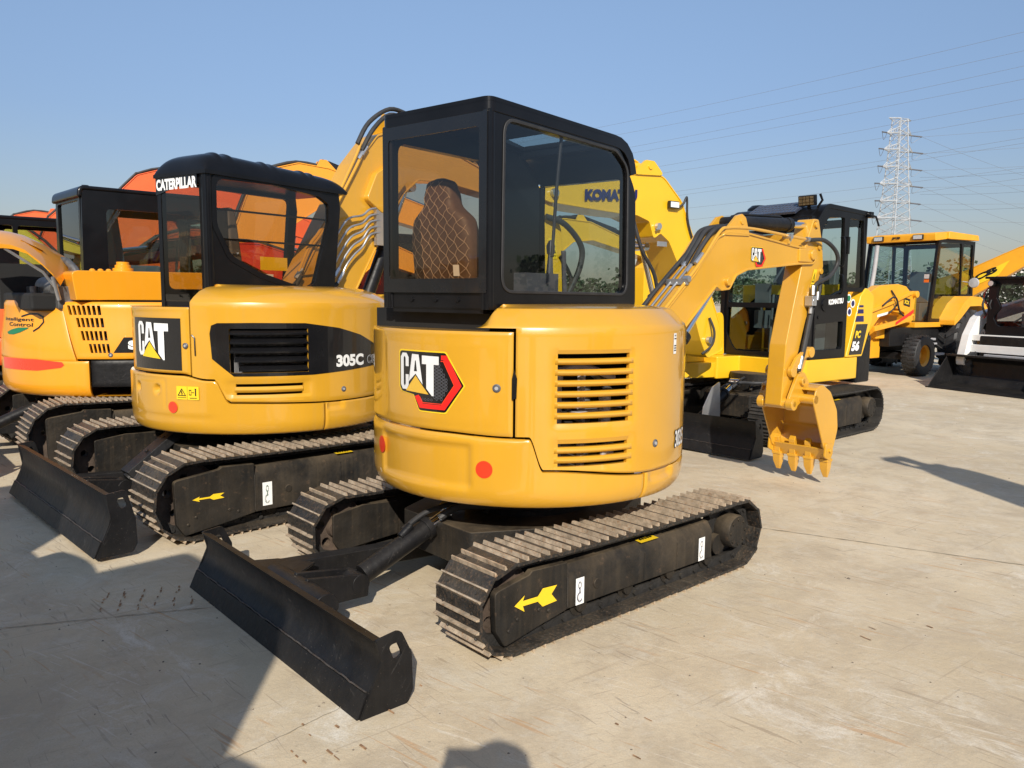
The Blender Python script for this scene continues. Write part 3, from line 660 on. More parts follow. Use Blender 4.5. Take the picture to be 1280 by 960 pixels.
    def prints(x, y, hd, n, wd, pitch, skip):
        M = T3(x, y, 0, hd)
        for i in range(n):
            for j in range(7):
                if rnd.random() < skip: continue
                a = -wd/2+wd*j/7+rnd.uniform(0, .01); l = wd/7*rnd.uniform(.4, 1.1); hw = rnd.uniform(.002, .006); xx = i*pitch+rnd.uniform(-.008, .008)
                g.add([(xx-hw, a, .004), (xx+hw, a+.004, .004), (xx+hw*.6, a+l, .004), (xx-hw*1.2, a+l-.005, .004)], [(0, 1, 2, 3)], M)
    prints(-1.42, 4.05, 198, 9, .30, .085, .25); prints(-.30, 2.95, 222, 7, .3, .10, .72); prints(.55, 2.75, 222, 9, .3, .11, .86); prints(1.6, 3.6, 30, 10, .4, .13, .9)
    o = g.obj('rust_prints', RM, flat=True, norm=False); o['kind'] = 'structure'
    g = G(); rnd = random.Random(21)
    for i in range(420):
        y = rnd.uniform(2.2, 12)**1.0; x = rnd.uniform(-.7, .7)*y*1.1; r = rnd.uniform(.002, .006)*(2.2 if rnd.random() < .06 else 1); a = rnd.uniform(0, 6)
        vs = [(x+r*rnd.uniform(.6, 1.3)*cos(a+k*2*pi/5), y+r*rnd.uniform(.6, 1.3)*sin(a+k*2*pi/5), .0005) for k in range(5)]+[(x+rnd.uniform(-.3, .3)*r, y+rnd.uniform(-.3, .3)*r, r*rnd.uniform(.6, 1.1))]
        g.add(vs, [[k, (k+1) % 5, 5] for k in range(5)])
    o = g.obj('grit', mat('grit_stone', (.16, .13, .10), .9, var=.4, nscale=3), flat=True, norm=False); tag(o, 'loose specks of grit scattered over the concrete', 'grit', kind='stuff')
ground()
# ------------------------------------------------------------------ main excavator
def excavator_main():
    root = thing('mini_excavator', 'ochre mini excavator in the centre foreground with black cab and red hexagon logo decal', 'excavator', T3(.0934, 4.5005, 0, 221.33))
    undercarriage(root, mats=[SHO, GRO, SHD])
    inv = root.matrix_world.inverted(); T = inv @ T3(.0934, 4.5005, 0, 51.6); W = Ring(.88)
    hi = lambda s: .912-.01*sm(190, 212, s)-.155*sm(217.6, 222.2, s)-.05*sm(223, 262, s)
    # dark inner body and floor
    g = G(); g.cyl((0, 0, .585), (0, 0, 1.39), .62, n=64); g.obj('inner_body', DRK, root, T)
    def offc(s, z):
        b = max(0, (.66-z)/.10); r = -.055*(1-sqrt(max(0, 1-b*b))) if b < 1 else -.055
        return r-.013*inrect(s, z, 158, 199, .655, .865, 1.2, .015)-.006*sm(.885, .905, z)*(1-sm(214, 217, s))
    g = G(); panel(g, W, 140, 258.6, frange(.56, .90, .014), hi=hi, zf=(.56, .70), off=offc, ds=.014, extra=[217+.35*i for i in range(18)]); cw = g.obj('counterweight', YEL, root, T, ang=50)
    g = G(); oc = lambda s, z: offc(s, z)-.022*inrect(s, z, 262, 276, .655, .72, 1.5, .012); panel(g, W, 259.3, 318, frange(.56, .70, .012), hi=lambda s: hi(s)+.004, zf=(.56, .60), off=oc, ds=.016)
    cv = g.obj('lower_side_cover', YEL, root, T, ang=50)
    g = G(); ring_cap(g, W, 140, 318, .563, off=-.05, inner=lambda p: (p.x*.5, p.y*.5)); g.obj('belly_plate', YEL, root, T)
    offd = lambda s, z: -.004*(1-inrect(s, z, 161, 209.5, .96, 1.36, 1.0, .02))
    g = G(); panel(g, W, 140, 212.6, frange(.925, 1.405, .02), lo=lambda s: hi(s)+.012, zf=(.98, 1.405), off=offd, ds=.018)
    dr = g.obj('rear_door', YEL, root, T, ang=50)
    g = G(); ring_cap(g, W, 138, 213, 1.402, off=-.012, inner=lambda p: (-.52, p.y*.75)); g.obj('rear_deck', YEL, root, T)
    # hood with louvres
    sl1 = [(226.2, 251.2, 1.306-.0512*i-.022, 1.306-.0512*i) for i in range(7)]; sl2 = [(226.6, 251, .882-.047*i-.017, .882-.047*i) for i in range(3)]; SL = sl1+sl2
    mids = [1.306-.0512*i-.0366 for i in range(6)]+[.882-.047*i-.0325 for i in range(2)]
    def offh(s, z):
        o = -.010*inrect(s, z, 225, 252.5, .965, 1.32, .8, .008)-.010*inrect(s, z, 225.4, 252.3, .766, .893, .8, .006)
        if 225.9 < s < 251.5:
            for m in mids: o += .016*max(0, 1-((z-m)/.0145)**2)
        return o
    zs = [z for z in [.72, .74]+frange(.7642, 1.425, .02) if all(abs(z-q) > .009 for h in SL for q in (h[2], h[3]))]+[m+d for m in mids for d in (-.008, 0, .008)]
    g = G(); panel(g, W, 213.4, 318, zs, lo=lambda s: hi(s)+.012, zf=(.764, 1.3), off=offh, holes=SL, ds=.022, extra=[217+.35*i for i in range(18)])
    up = lambda s: sm(200.5, 206.5, s)
    ss = [200.5+.7*i for i in range(9)]+[207, 208.5]+[210, 211.5, 213.4]+frange(215, 318, 2.2)
    dome(g, W, ss, [(-.006, 1.405+.018), (-.009, 1.431), (-.016, 1.439), (-.078, 1.505), (-.092, 1.513), (-.16, 1.522)], lambda p: (max(-.72, p.x), -.33, 1.532), up)
    hd = g.obj('engine_hood', YEL, root, T, ang=22)
    g = G(); g.cyl((-.545, -.56, .72), (-.545, -.56, 1.16), .045, n=20); g.cyl((-.545, -.56, 1.16), (-.545, -.56, 1.2), .05, n=20); g.box(-.44, -.41, -.66, -.63, .75, 1.25); g.box(-.52, -.22, -.70, -.64, 1.0, 1.03); g.cyl((-.33, -.72, .95), (-.33, -.72, 1.12), .03, n=14); g.tube([(-.6, -.55, 1.2), (-.45, -.66, 1.24), (-.3, -.75, 1.18)], .018, smooth=4); g.box(-.40, -.30, -.76, -.74, .80, .83); g.obj('coolant_pipes', LGREY, root, T, bevel=.004)
    engine_bay(root, T, [('c', (-.50, -.52, .75), (-.50, -.52, 1.2), .05), ('c', (-.36, -.62, .8), (-.36, -.62, 1.15), .03), ('b', -.55, -.2, -.60, -.5, .74, .9), ('t', [(-.6, -.5, 1.2), (-.4, -.66, 1.22), (-.25, -.7, 1.1)], .02), ('t', [(-.3, -.72, .85), (-.42, -.66, .95), (-.5, -.6, 1.05)], .012), ('b', -.35, -.2, -.74, -.6, 1.0, 1.04)])
    # seam latch, locks, decals
    f = ringfn(W); g = G()
    for q in (212.2, 213.5): pass
    pw = [(212.3, 1.09), (213.7, 1.10), (213.9, 1.19), (212.9, 1.235), (212.3, 1.19)]
    vs = [f(a, b, .006) for a, b in pw]+[f(a, b, -.02) for a, b in pw]; g.add(vs, [[0, 1, 2, 3, 4]]+[[i, 5+i, 5+(i+1) % 5, (i+1) % 5] for i in range(5)]); g.obj('door_latch', BKV, dr, T)
    lock(dr, W, 207.6, 1.143, T); lock(hd, W, 263.8, .845, T, 'hood_lock')
    cat_logo(dr, lambda u, v, o: f(170.2+u*27.4, 1.006+v*.30, o), T, cut=.07)
    dot(cw, W, 203.8, .754, .042, REFL, T); dot(cw, W, 156.8, .79, .045, REFL, T)
    decal('model_number', BKV, hd, f, text='303.5', box=(277.6, 288.6, .785, .885), bold=.075, cut=1.5, T=T, off=.003)
    decal('model_digits', WHT, hd, f, text='303.5', box=(278.0, 288.3, .791, .879), bold=.02, cut=1.5, T=T, off=.005)
    lab = decal('label_plate', WHT, hd, f, [rect(274.2, 276.6, 1.285, 1.39)], cut=1, T=T, off=.002)
    g = G(); decal('', None, None, f, [rect(274.6, 276.2, 1.36-.012*i, 1.366-.012*i) for i in (0, 3, 4, 5)]+[rect(274.8, 275.2, 1.375, 1.383), rect(275.5, 275.9, 1.375, 1.383)], cut=0, off=.004, g=g); g.obj('label_print', BKV, lab, T, flat=True, norm=False)
    cab_main(root, T)
    return root
def cab_main(root, T):
    xr, xf, yr, yl, z0, z1 = -.722, .66, -.306, .42, 1.505, 2.48
    side = rpoly([(xr, z0), (xf+.01, z0), (xf-.02, 2.20), (.44, z1-.04), (xr, z1-.04)], [0, .05, .20, .2, .02], 8)
    win = rpoly([(-.615, 1.60), (.555, 1.595), (.535, 2.32), (.40, 2.40), (-.605, 2.40)], [.07, .07, .10, .12, .07], 7)
    g = G()
    g.plate(side, [win], yr, yr+.05, lambda u, v, t: (u, t, v)); 
    lwin = rpoly([(-.66, 1.56), (.05, 1.56), (.05, 2.36), (-.66, 2.36)], .06, 6)
    g.plate(side, [lwin], yl-.05, yl, lambda u, v, t: (u, t, v))
    # rear frame: slim posts, sill, header
    rw = rect(yr+.075, yl-.03, 1.60, 2.405, .03)
    g.plate([(yr+.05, z0), (yl-.05, z0), (yl-.05, z1-.04), (yr+.05, z1-.04)][::1], [rect(yr+.07, yl-.06, 1.60, 2.40, .02)], xr+.015, xr+.05, lambda u, v, t: (t, u, v))
    g.plate([(yr+.05, z0), (yl-.05, z0), (yl-.05, 2.3), (yr+.05, 2.3)], [rect(yr+.07, yl-.03, 1.52, 2.275, .04)], xf-.07, xf-.02, lambda u, v, t: (t, u, v))
    for y in (yr+.03, yl-.03): g.tube([(xr+.03, y, z0), (xr+.03, y, z1-.05)], .032, n=14)
    for k in (-.02, .09, .16): pass
    g.box(xr+.02, xf-.05, yr+.05, yl-.05, z0-.02, z0+.02); g.box(xr+.012, xr+.03, yr+.05, yl-.04, 1.51, 1.60)
    for y in (.22, .05, -.1): g.cyl((xr+.005, y, 1.55), (xr+.014, y, 1.55), .012, n=12)
    g.box(xr+.004, xr+.014, yr+.06, yl-.02, 1.585, 1.60)
    G().box(-.63, .5, -.24, .58, 1.39, 1.502).obj('cab_mount', DRK, root, T)
    cf = g.obj('cab_frame', BLK, root, T, bevel=.008)
    # roof shell with hatch opening
    g = G(); op = rpoly([(xr-.005, yr-.005), (.39, yr-.005), (.39, yl+.005), (xr-.005, yl+.005)], [.05, 0, 0, .05], 6); hole = [(.03, -.20), (.37, -.20), (.375, .34), (.05, .25)]
    g.plate(op, [hole], z1-.012, z1+.012, lambda u, v, t: (u, v, t)); g.plate(op, [rect(xr+.04, .388, yr+.04, yl-.04)], z1-.055, z1-.006, lambda u, v, t: (u, v, t))
    g.strip([(.385, z1-.0215), (.45, z1-.026), (.51, z1-.045), (.562, z1-.085), (.590, z1-.135), (.605, z1-.185)], .067, yr-.005, yl+.005)
    g.obj('cab_roof', BLK, root, T, bevel=.022, seg=4)
    G().add([(.03, -.20, z1), (.37, -.20, z1), (.375, .34, z1), (.05, .25, z1)], [(0, 1, 2, 3)]).obj('roof_hatch_glass', GL_C, root, T, flat=True, norm=False)
    g = G(); g.plate(rpoly([(-.632, 1.584), (.572, 1.579), (.552, 2.327), (.41, 2.416), (-.622, 2.416)], [.09, .09, .12, .14, .09], 7), [win], yr-.006, yr, lambda u, v, t: (u, t, v)); g.obj('window_seal', RUB, cf, T, bevel=.003)
    inset = [(a, b) for a, b in win]
    wg = decal('side_window', GL_M, cf, lambda u, v, o: (u, yr+.012, v), [inset], cut=0, T=T)
    g = G(); g.plate([(yr+.012, 1.585), (yl-.004, 1.585), (yl-.004, 2.43), (yr+.012, 2.43)], [rect(yr+.06, yl-.045, 1.655, 2.36, .02)], xr-.004, xr+.0, lambda u, v, t: (t, u, v)); g.obj('rear_window_border', BKV, cf, T)
    decal('rear_window', GL_B, cf, lambda u, v, o: (xr-.001, u, v), [rect(yr+.055, yl-.04, 1.65, 2.365)], cut=0, T=T)
    decal('front_window', GL_C, cf, lambda u, v, o: (xf-.045, u, v), [rect(yr+.07, yl-.03, 1.52, 2.275, .04)], cut=0, T=T)
    decal('door_window', GL_M, cf, lambda u, v, o: (u, yl-.02, v), [lwin], cut=0, T=T)
    g = G(); g.tube([(-.10, yr+.03, 2.40), (-.12, yr+.04, 2.15), (-.125, yr+.05, 1.95), (-.14, yr+.05, 1.78)], .009, smooth=4); g.obj('wiper', RUB, cf, T)
    # seat with quilted brown cover
    QM = mat('quilted_brown_fabric', (.105, .064, .044), .55, var=.15, nscale=20, bump=.2, dust=.2, dustcol=(.16, .10, .07)); QS = mat('cream_quilt_stitching', (.50, .38, .28), .7, var=.1)
    def sr(z):  # half-width and depth of the backrest at height z
        t = (z-1.60)/.60
        hw = .205+.02*sm(0, .15, t)-.02*sm(.45, .62, t)-.10*sm(.60, .78, t)-.015*sm(.85, .93, t)
        if t > .93: hw *= sqrt(max(.02, 1-((t-.93)/.07)**2))
        return hw, .075*(1 if t < .7 else 1-.4*(t-.7)/.3)*(1 if t < .95 else sqrt(max(.05, 1-((t-.95)/.05)**2)))
    g = G(); zs = frange(1.58, 1.60+.598, .0165); n = 26; cy = .325-.04; vs = []; g2 = G()
    for z in zs:
        hw, dp = sr(z)
        for i in range(n):
            a = 2*pi*i/n; ex = abs(cos(a))**.55*(1 if cos(a) > 0 else -1); ey = abs(sin(a))**.55*(1 if sin(a) > 0 else -1)
            vs.append((-.36-.10*(z-1.58)+dp*ex, cy+hw*ey, z))
    g.add(vs, [[j*n+i, j*n+(i+1) % n, (j+1)*n+(i+1) % n, (j+1)*n+i] for j in range(len(zs)-1) for i in range(n)]+[[(len(zs)-1)*n+i for i in range(n)]])
    g.box(-.38, .05, cy-.22, cy+.2, 1.46, 1.58)
    st = g.obj('seat', QM, root, T, ang=60)
    g = G(); back = lambda y, z: (-.36-.10*(z-1.58)-sr(z)[1]*(max(0, 1-abs((y-cy)/max(.01, sr(z)[0]))**3.6))**.28-.003, y, z)
    for k in range(-14, 26):
        for sgn in (1, -1):
            seg = []
            for i in range(0, 61):
                u = i/60*.62; y = cy+sgn*(-.60+k*.062+u*.9); z = 1.60+u
                y += .006*sin(u*95)
                ok = z < 2.185 and abs(y-cy) < sr(z)[0]*.95
                if ok: seg.append(back(y, z))
                if (not ok or i == 60) and len(seg) > 2: g.tube(seg, .0016, n=4); seg = []
                elif not ok: seg = []
    g.obj('quilt_stitching', QS, st, T)
    decal('seat_label', WHT, st, lambda u, v, o: (back(u, v)[0]-.004, u, v), [rect(cy-.155, cy-.115, 1.675, 1.735)], cut=0, T=T)
    g = G()
    for y in (cy+.3, cy-.33): g.box(-.15, .15, y-.05, y+.04, 1.46, 1.70); g.tube([(.12, y, 1.70), (.14, y, 1.82)], .014); g.lathe([(0, 0), (.022, .005), (.026, .05), (.012, .08), (0, .085)], (.14, y, 1.81), (0, 0, 1), 12)
    g.tube([(.45, .06, 1.45), (.42, .06, 1.85)], .015); g.tube([(.45, .16, 1.45), (.42, .16, 1.85)], .015)
    g.obj('control_levers', GREY, root, T)
def boom_arm(root, T, boom, arm, wb, wa, m, ear=None, rim=.012, name='boom'):
    """boom and arm plates: side outline polygons in (x,z)"""
    g = G(); g.prism(boom, -wb/2+.006, wb/2-.006)
    g.strip(boom, .016, -wb/2-rim*.5, wb/2+rim*.5, closed=True)
    b = g.obj(name, m, root, T, bevel=.005)
    g = G(); g.prism(arm, -wa/2, wa/2); a = g.obj('arm', m, root, T, bevel=.008)
    return b, a
def cylinder(root, T, a, b, r, frac, m=BLM, rod=CHR, name='hydraulic_cylinder', y=0, pin=.06):
    a = Vector((a[0], y, a[1])); b = Vector((b[0], y, b[1])); c = a+(b-a)*frac; d = (b-a).normalized()
    g = G(); g.cyl(a+d*r*.5, c, r, n=24); g.lathe([(r*.6, -.03), (r*1.12, -.03), (r*1.12, .02), (r*.9, .03), (r*.6, .03)], c, d, 24); g.cyl(a-Vector((0, pin, 0)), a+Vector((0, pin, 0)), r*.85, n=18)
    g.tube([a+d*.06+Vector((0, r*.5, r*.9)), a+d*.12+Vector((0, r*.5, r*1.25)), c-d*.08+Vector((0, r*.5, r*1.25)), c-d*.03+Vector((0, r*.5, r*.9))], r*.22, n=8)
    o = g.obj(name, m, root, T, bevel=.003)
    g = G(); g.cyl(c, b, r*.52, n=20); g.cyl(b-Vector((0, pin, 0)), b+Vector((0, pin, 0)), r*.75, n=18); g.obj('piston_rod', rod, o, T)
    return o
def bucket(root, T, m, hw=.25, P=None, teeth=4, tz=.07):
    """open bucket; P = (hinge x, hinge z)"""
    hx, hz = P
    out = rpoly([(hx+.13, hz+.02), (hx+.17, hz+.12), (hx+.26, hz+.15), (hx+.40, hz+.08), (hx+.52, hz-.08), (hx+.55, hz-.24), (hx+.50, hz-.38), (hx+.43, hz-.46), (hx+.36, hz-.42)], [.02, .03, .08, .08, .12, .12, .08, .02, .03], 5)
    g = G()
    for sy in (1, -1):
        g.prism(out, sy*hw-sy*.014, sy*hw)
        g.prism(rpoly([(hx+.34, hz-.34), (hx+.46, hz-.36), (hx+.46, hz-.44), (hx+.42, hz-.50), (hx+.33, hz-.46)], .03), sy*hw, sy*(hw+.018))
        g.cyl((hx+.40, sy*(hw+.01), hz-.41), (hx+.40, sy*(hw+.034), hz-.41), .016, n=12)
    k = len(out); wrap = out[int(k*.12):int(k*.89)]
    g.strip(wrap, .014, -hw, hw)
    bk = g.obj('bucket', m, root, T, bevel=.004)
    g = G()
    for sy in (1, -1):
        e = rpoly([(hx-.04, hz-.045), (hx+.06, hz-.05), (hx+.2, hz+.02), (hx+.3, hz+.13), (hx+.2, hz+.25), (hx+.10, hz+.24), (hx-.02, hz+.05)], [.04, .03, .02, .02, .05, .05, .04], 4)
        g.prism(e, sy*.11-.014, sy*.11+.014)
        g.cyl((hx, sy*.10, hz), (hx, sy*.16, hz), .05, n=18); g.cyl((hx+.15, sy*.09, hz+.18), (hx+.15, sy*.15, hz+.18), .035, n=16)
    g.cyl((hx, -.16, hz), (hx, .16, hz), .026, n=14); g.cyl((hx+.15, -.15, hz+.18), (hx+.15, .15, hz+.18), .022, n=14)
    g.cyl((hx+.17, -hw, hz+.035), (hx+.17, hw, hz+.035), .04, n=20)
    g.obj('bucket_bracket', m, bk, T, bevel=.004)
    g = G(); g.prism([(hx+.37, hz-.40), (hx+.385, hz-.395), (hx+.45, hz-.50), (hx+.435, hz-.51)], -hw, hw); g.obj('lip_plate', m, bk, T, bevel=.003)
    for i in range(teeth):
        y = -hw+.03+(2*hw-.06)*i/(teeth-1); g = G()
        g.prism([(hx+.385, hz-.36), (hx+.41, hz-.33), (hx+.46, hz-.47), (hx+.455, hz-.53), (hx+.41, hz-.53)], y-.028, y+.028)
        z1, z2 = hz-.50, tz; xa = hx+.435
        g.add([(xa-.038, y-.037, z1), (xa+.038, y-.037, z1), (xa+.038, y+.037, z1), (xa-.038, y+.037, z1), (xa-.028, y-.034, (z1+z2)/2), (xa+.03, y-.034, (z1+z2)/2), (xa+.03, y+.034, (z1+z2)/2), (xa-.028, y+.034, (z1+z2)/2), (xa+.004, y-.018, z2), (xa+.022, y-.018, z2), (xa+.022, y+.018, z2), (xa+.004, y+.018, z2)],
              [(3, 2, 1, 0), (8, 9, 10, 11)]+[(a+i_, a+(i_+1) % 4, a+4+(i_+1) % 4, a+4+i_) for a in (0, 4) for i_ in range(4)])
        g.box(xa-.043, xa+.043, y-.041, y+.041, z1-.012, z1+.012)
        g.obj('bucket_tooth', m, bk, T, bevel=.004)
    return bk
def lug(g, x, z, y0, y1, r=.05, M=None): g.cyl((x, y0, z), (x, y1, z), r, n=20, M=M)
root = excavator_main()
TB = root.matrix_world.inverted() @ T3(.79, 5.22, 0, 40.5)
# boom: straight lower half, bend, straight upper half
boom = rpoly([(-.22, .98), (-.20, 1.12), (.55, 1.74), (.80, 2.00), (.92, 2.045), (1.20, 2.045), (1.83, 1.985), (2.12, 1.97), (2.18, 1.90), (2.12, 1.86), (1.90, 1.85), (1.18, 1.785), (1.04, 1.74), (.96, 1.64), (.86, 1.63), (.80, 1.66), (.30, 1.24), (-.12, .94)],
             [.05, .05, .1, .08, .08, .1, .02, .03, .03, .03, .02, .1, .06, .03, .03, .03, .1, .04], 5)
arm = rpoly([(1.765, .70), (1.80, 1.2), (1.885, 1.50), (1.97, 1.78), (2.02, 1.98), (2.14, 2.225), (2.22, 2.225), (2.30, 2.02), (2.33, 1.84), (2.24, 1.66), (2.09, 1.40), (1.97, 1.05), (1.90, .70)], [.02, .1, .1, .05, .05, .03, .03, .05, .05, .08, .1, .1, .02], 4)
bm_, ar_ = boom_arm(root, TB, boom, arm, .185, .15, YEL)
g = G()
for y in (-.085, .085):
    g.prism(rpoly([(.84, 2.02), (1.02, 2.17), (1.08, 2.185), (1.13, 2.16), (1.19, 2.03)], [.01, .03, .03, .03, .01]), y-.012, y+.012); g.cyl((1.08, y-.02, 2.13), (1.08, y+.02, 2.13), .022, n=14)
g.cyl((1.08, -.09, 2.13), (1.08, .09, 2.13), .02, n=12); g.obj('cylinder_bracket', YEL, bm_, TB, bevel=.004)
g = G(); g.box(1.90, 2.12, -.10, .10, 1.865, 1.975); lug(g, 2.10, 1.93, -.12, .12, .045); g.obj('boom_nose', YEL, bm_, TB, bevel=.012); g = G(); lug(g, .93, 1.69, -.115, .115, .03); g.obj('boom_lug', YEL, bm_, TB, bevel=.005)
f = lambda u, v, o: (1.19+u*.23, -.0895-o, 1.775+v*.165)
cat_logo(bm_, lambda u, v, o: (1.22+u*.21, -.088-o, 1.80+v*.155), TB, cut=0)
cylinder(root, TB, (1.08, 2.13), (2.17, 2.175), .05, .72, BLM, name='arm_cylinder', pin=.075)
cylinder(root, TB, (.15, .88), (.92, 1.68), .05, .52, BLM, name='boom_cylinder', pin=.05)
# hard lines on the boom's back and hoses
g = G()
for y in (-.095, .095): g.tube([(-.1, y, 1.23), (.55, y, 1.775), (.80, y, 2.03), (.92, y, 2.075), (1.25, y, 2.085), (1.75, y, 2.06), (1.98, y, 2.05)], .012, smooth=5)
for x in (1.72,): g.box(x-.015, x+.015, -.11, .11, 2.0, 2.075)
g.obj('hydraulic_pipe', YEL, bm_, TB)
g = G()
for y in (-.03, .025): g.tube([(-.1, y, 1.235), (.56, y, 1.79)], .009)
for y, x in ((-.03, .56), (.025, .60), (-.065, .62)): g.cyl((x-.04, y, 1.75+(x-.56)), (x+.04, y, 1.82+(x-.56)), .016, n=6)
g.box(.42, .45, -.11, .06, 1.66, 1.70); g.cyl((.44, -.125, 1.70), (.44, -.08, 1.70), .022, n=10)
g.cyl((1.72, -.13, 2.055), (1.72, -.06, 2.055), .022, n=8); g.cyl((2.0, -.095, 2.05), (2.05, -.095, 2.05), .02, n=8)
g.obj('pipe_fittings', ZNC, bm_, TB)
g = G()
for y in (-.03, .025, .065): g.tube([(.58, y, 1.80), (.72, y, 1.96), (.84, y*1.3, 2.06), (1.02, y, 2.10)], .018, smooth=5)
g.tube([(-.1, .065, 1.25), (.3, .07, 1.6), (.6, .07, 1.84), (.75, .06, 1.97)], .016, smooth=4)
g.tube([(2.04, -.105, 2.045), (2.22, -.13, 2.05), (2.38, -.15, 1.97), (2.42, -.15, 1.87), (2.32, -.14, 1.76), (2.16, -.12, 1.70), (2.115, -.115, 1.63), (2.11, -.11, 1.60)], .017, smooth=6)
g.tube([(2.2, .02, 1.86), (2.30, -.05, 1.80), (2.24, -.10, 1.68), (2.20, -.11, 1.56)], .015, smooth=6)
g.tube([(2.13, -.10, 1.5), (2.09, -.10, 1.35), (2.02, -.10, 1.12), (1.97, -.095, .98)], .022, smooth=4)
g.obj('hydraulic_hose', RUB, bm_, TB)
g = G(); g.cb((2.08, -.115, 1.555), (.07, .07, .08)); g.cyl((2.10, -.12, 1.6), (2.11, -.112, 1.68), .017, n=6); g.cyl((2.17, -.12, 1.56), (2.19, -.112, 1.63), .014, n=6); g.cyl((2.09, -.11, 1.51), (2.09, -.11, 1.45), .017, n=6); g.cyl((2.07, -.155, 1.555), (2.07, -.145, 1.555), .02, n=10); g.obj('valve_block', ZNC, ar_, TB, bevel=.004); g = G(); g.cyl((2.0, -.10, 1.10), (1.97, -.10, 1.0), .024, n=10); g.obj('hose_ferrule', ZNC, ar_, TB)
g = G()
for x, z in ((2.235, 2.0), (2.28, 1.80), (1.835, .74), (2.17, 2.175)): lug(g, x, z, -.092, .092, .024)
lug(g, 1.83, .72, -.10, .10, .042); lug(g, 1.86, .98, -.095, .095, .028); g.obj('pins', YEL, ar_, TB, bevel=.003)
warn_decal(ar_, lambda u, v, o: (2.12+u*.5+v*.35, -.077-o, 1.665+v*1), TB, w=.11, h=.15, two=False)
# bucket links and bucket
g = G()
for y in (-.10, .10):
    g.strip([(1.87, .99), (1.93, 1.06), (2.05, 1.12), (2.13, 1.13)], .07, y-.014, y+.014); lug(g, 2.13, 1.13, y-.024, y+.024, .045); lug(g, 1.87, .98, y-.02, y+.02, .045)
for y in (-.065, .065): g.strip([(2.13, 1.13), (2.06, 1.0), (1.99, .90)], .055, y-.014, y+.014)
g.obj('bucket_link', YEL, root, TB, bevel=.004)
bucket(root, TB, YEL, P=(1.83, .72))
# ------------------------------------------------------------------ generic cab for the other machines
def cab_box(root, T, x0, x1, y0, y1, z0, z1, m=BLK, gl=GL_M, rf=.22, post=.07, sill=None, lean=.06, roofm=None, one=False):
    sill = sill or z0+.12
    side = rpoly([(x0, z0), (x1, z0), (x1-lean, z1-rf), (x1-lean-rf*.8, z1), (x0+.02, z1)], [.02, .06, rf*.8, rf*.6, .06], 6)
    mid = x0+(x1-x0)*.38
    wr = rpoly([(x0+post, sill+.5), (mid-post*.3, sill+.45), (mid-post*.3, z1-.10), (x0+post+.02, z1-.10)], .04, 4)
    wf = rpoly([(mid+post*.5, sill), (x1-post, sill), (x1-lean-post*.7, z1-rf-.02), (x1-lean-rf*.8-.03, z1-.10), (mid+post*.5, z1-.10)], [.05, .08, .06, .04, .04], 5)
    if one: wr = wf = rpoly([(x0+post*1.5, sill), (x1-post, sill), (x1-lean-post*.7, z1-rf-.1), (x1-lean-post, z1-.20), (x0+post*1.5, z1-.20)], [.10, .08, .06, .06, .06], 5)
    g = G()
    for y, t in ((y0, .045), (y1, -.045)): g.plate(side, [wf] if one else [wr, wf], y, y+t, lambda u, v, w_: (u, w_, v))
    g.plate([(y0+.045, z0), (y1-.045, z0), (y1-.045, z1-.04), (y0+.045, z1-.04)], [rect(y0+.10, y1-.10, sill, z1-.12, .04)], x0+.01, x0+.05, lambda u, v, t: (t, u, v))
    g.plate([(y0+.045, z0), (y1-.045, z0), (y1-.045, z1-rf), (y0+.045, z1-rf)], [rect(y0+.09, y1-.09, sill-.05, z1-rf-.04, .04)], x1-lean-.05, x1-lean-.01, lambda u, v, t: (t, u, v))
    g.box(x0, x1, y0+.04, y1-.04, z0, z0+.05)
    cf = g.obj('cab_frame', m, root, T, bevel=.01)
    g = G(); g.strip(rpoly([(x0, z1-.10), (x0+.01, z1), (x1-lean-rf*.7, z1+.005), (x1-lean+.015, z1-rf)], [0, .06, rf*.8, 0], 6), .05, y0-.012, y1+.012); g.obj('cab_roof', roofm or m, root, T, bevel=.024, seg=4)
    gg = G()
    for y in (y0+.02, y1-.02):
        for wnd in ((wf,) if one else (wr, wf)): decal('', None, None, lambda u, v, o: (u, y, v), [wnd], cut=0, g=gg)
    gg.obj('side_window', gl, cf, T, flat=True, norm=False)
    gg = G(); decal('', None, None, lambda u, v, o: (x0+.03, u, v), [rect(y0+.10, y1-.10, sill, z1-.12, .04)], cut=0, g=gg); gg.obj('rear_window', gl, cf, T, flat=True, norm=False)
    gg = G(); decal('', None, None, lambda u, v, o: (x1-lean-.03, u, v), [rect(y0+.09, y1-.09, sill-.05, z1-rf-.04, .04)], cut=0, g=gg); gg.obj('windscreen', gl, cf, T, flat=True, norm=False)
    g = G(); xm, ym = (x0+x1)/2-.1, (y0+y1)/2
    g.box(xm-.25, xm+.22, ym-.22, ym+.22, z0+.05, z0+.42); g.prism(rpoly([(xm-.26, z0+.4), (xm-.16, z0+.42), (xm-.24, z0+1.12), (xm-.33, z0+1.12)], .03), ym-.21, ym+.21); g.obj('seat', GREY, root, T, bevel=.03)
    g = G()
    for y in (ym-.2, ym+.2): g.tube([(x1-.35, y, z0), (x1-.3, y, z0+.75)], .015); 
    g.tube([(x1-.12, y0+.06, z1-rf-.05), (x1-.1, ym, sill+.25)], .01); g.obj('control_levers', RUB, root, T)
    return cf
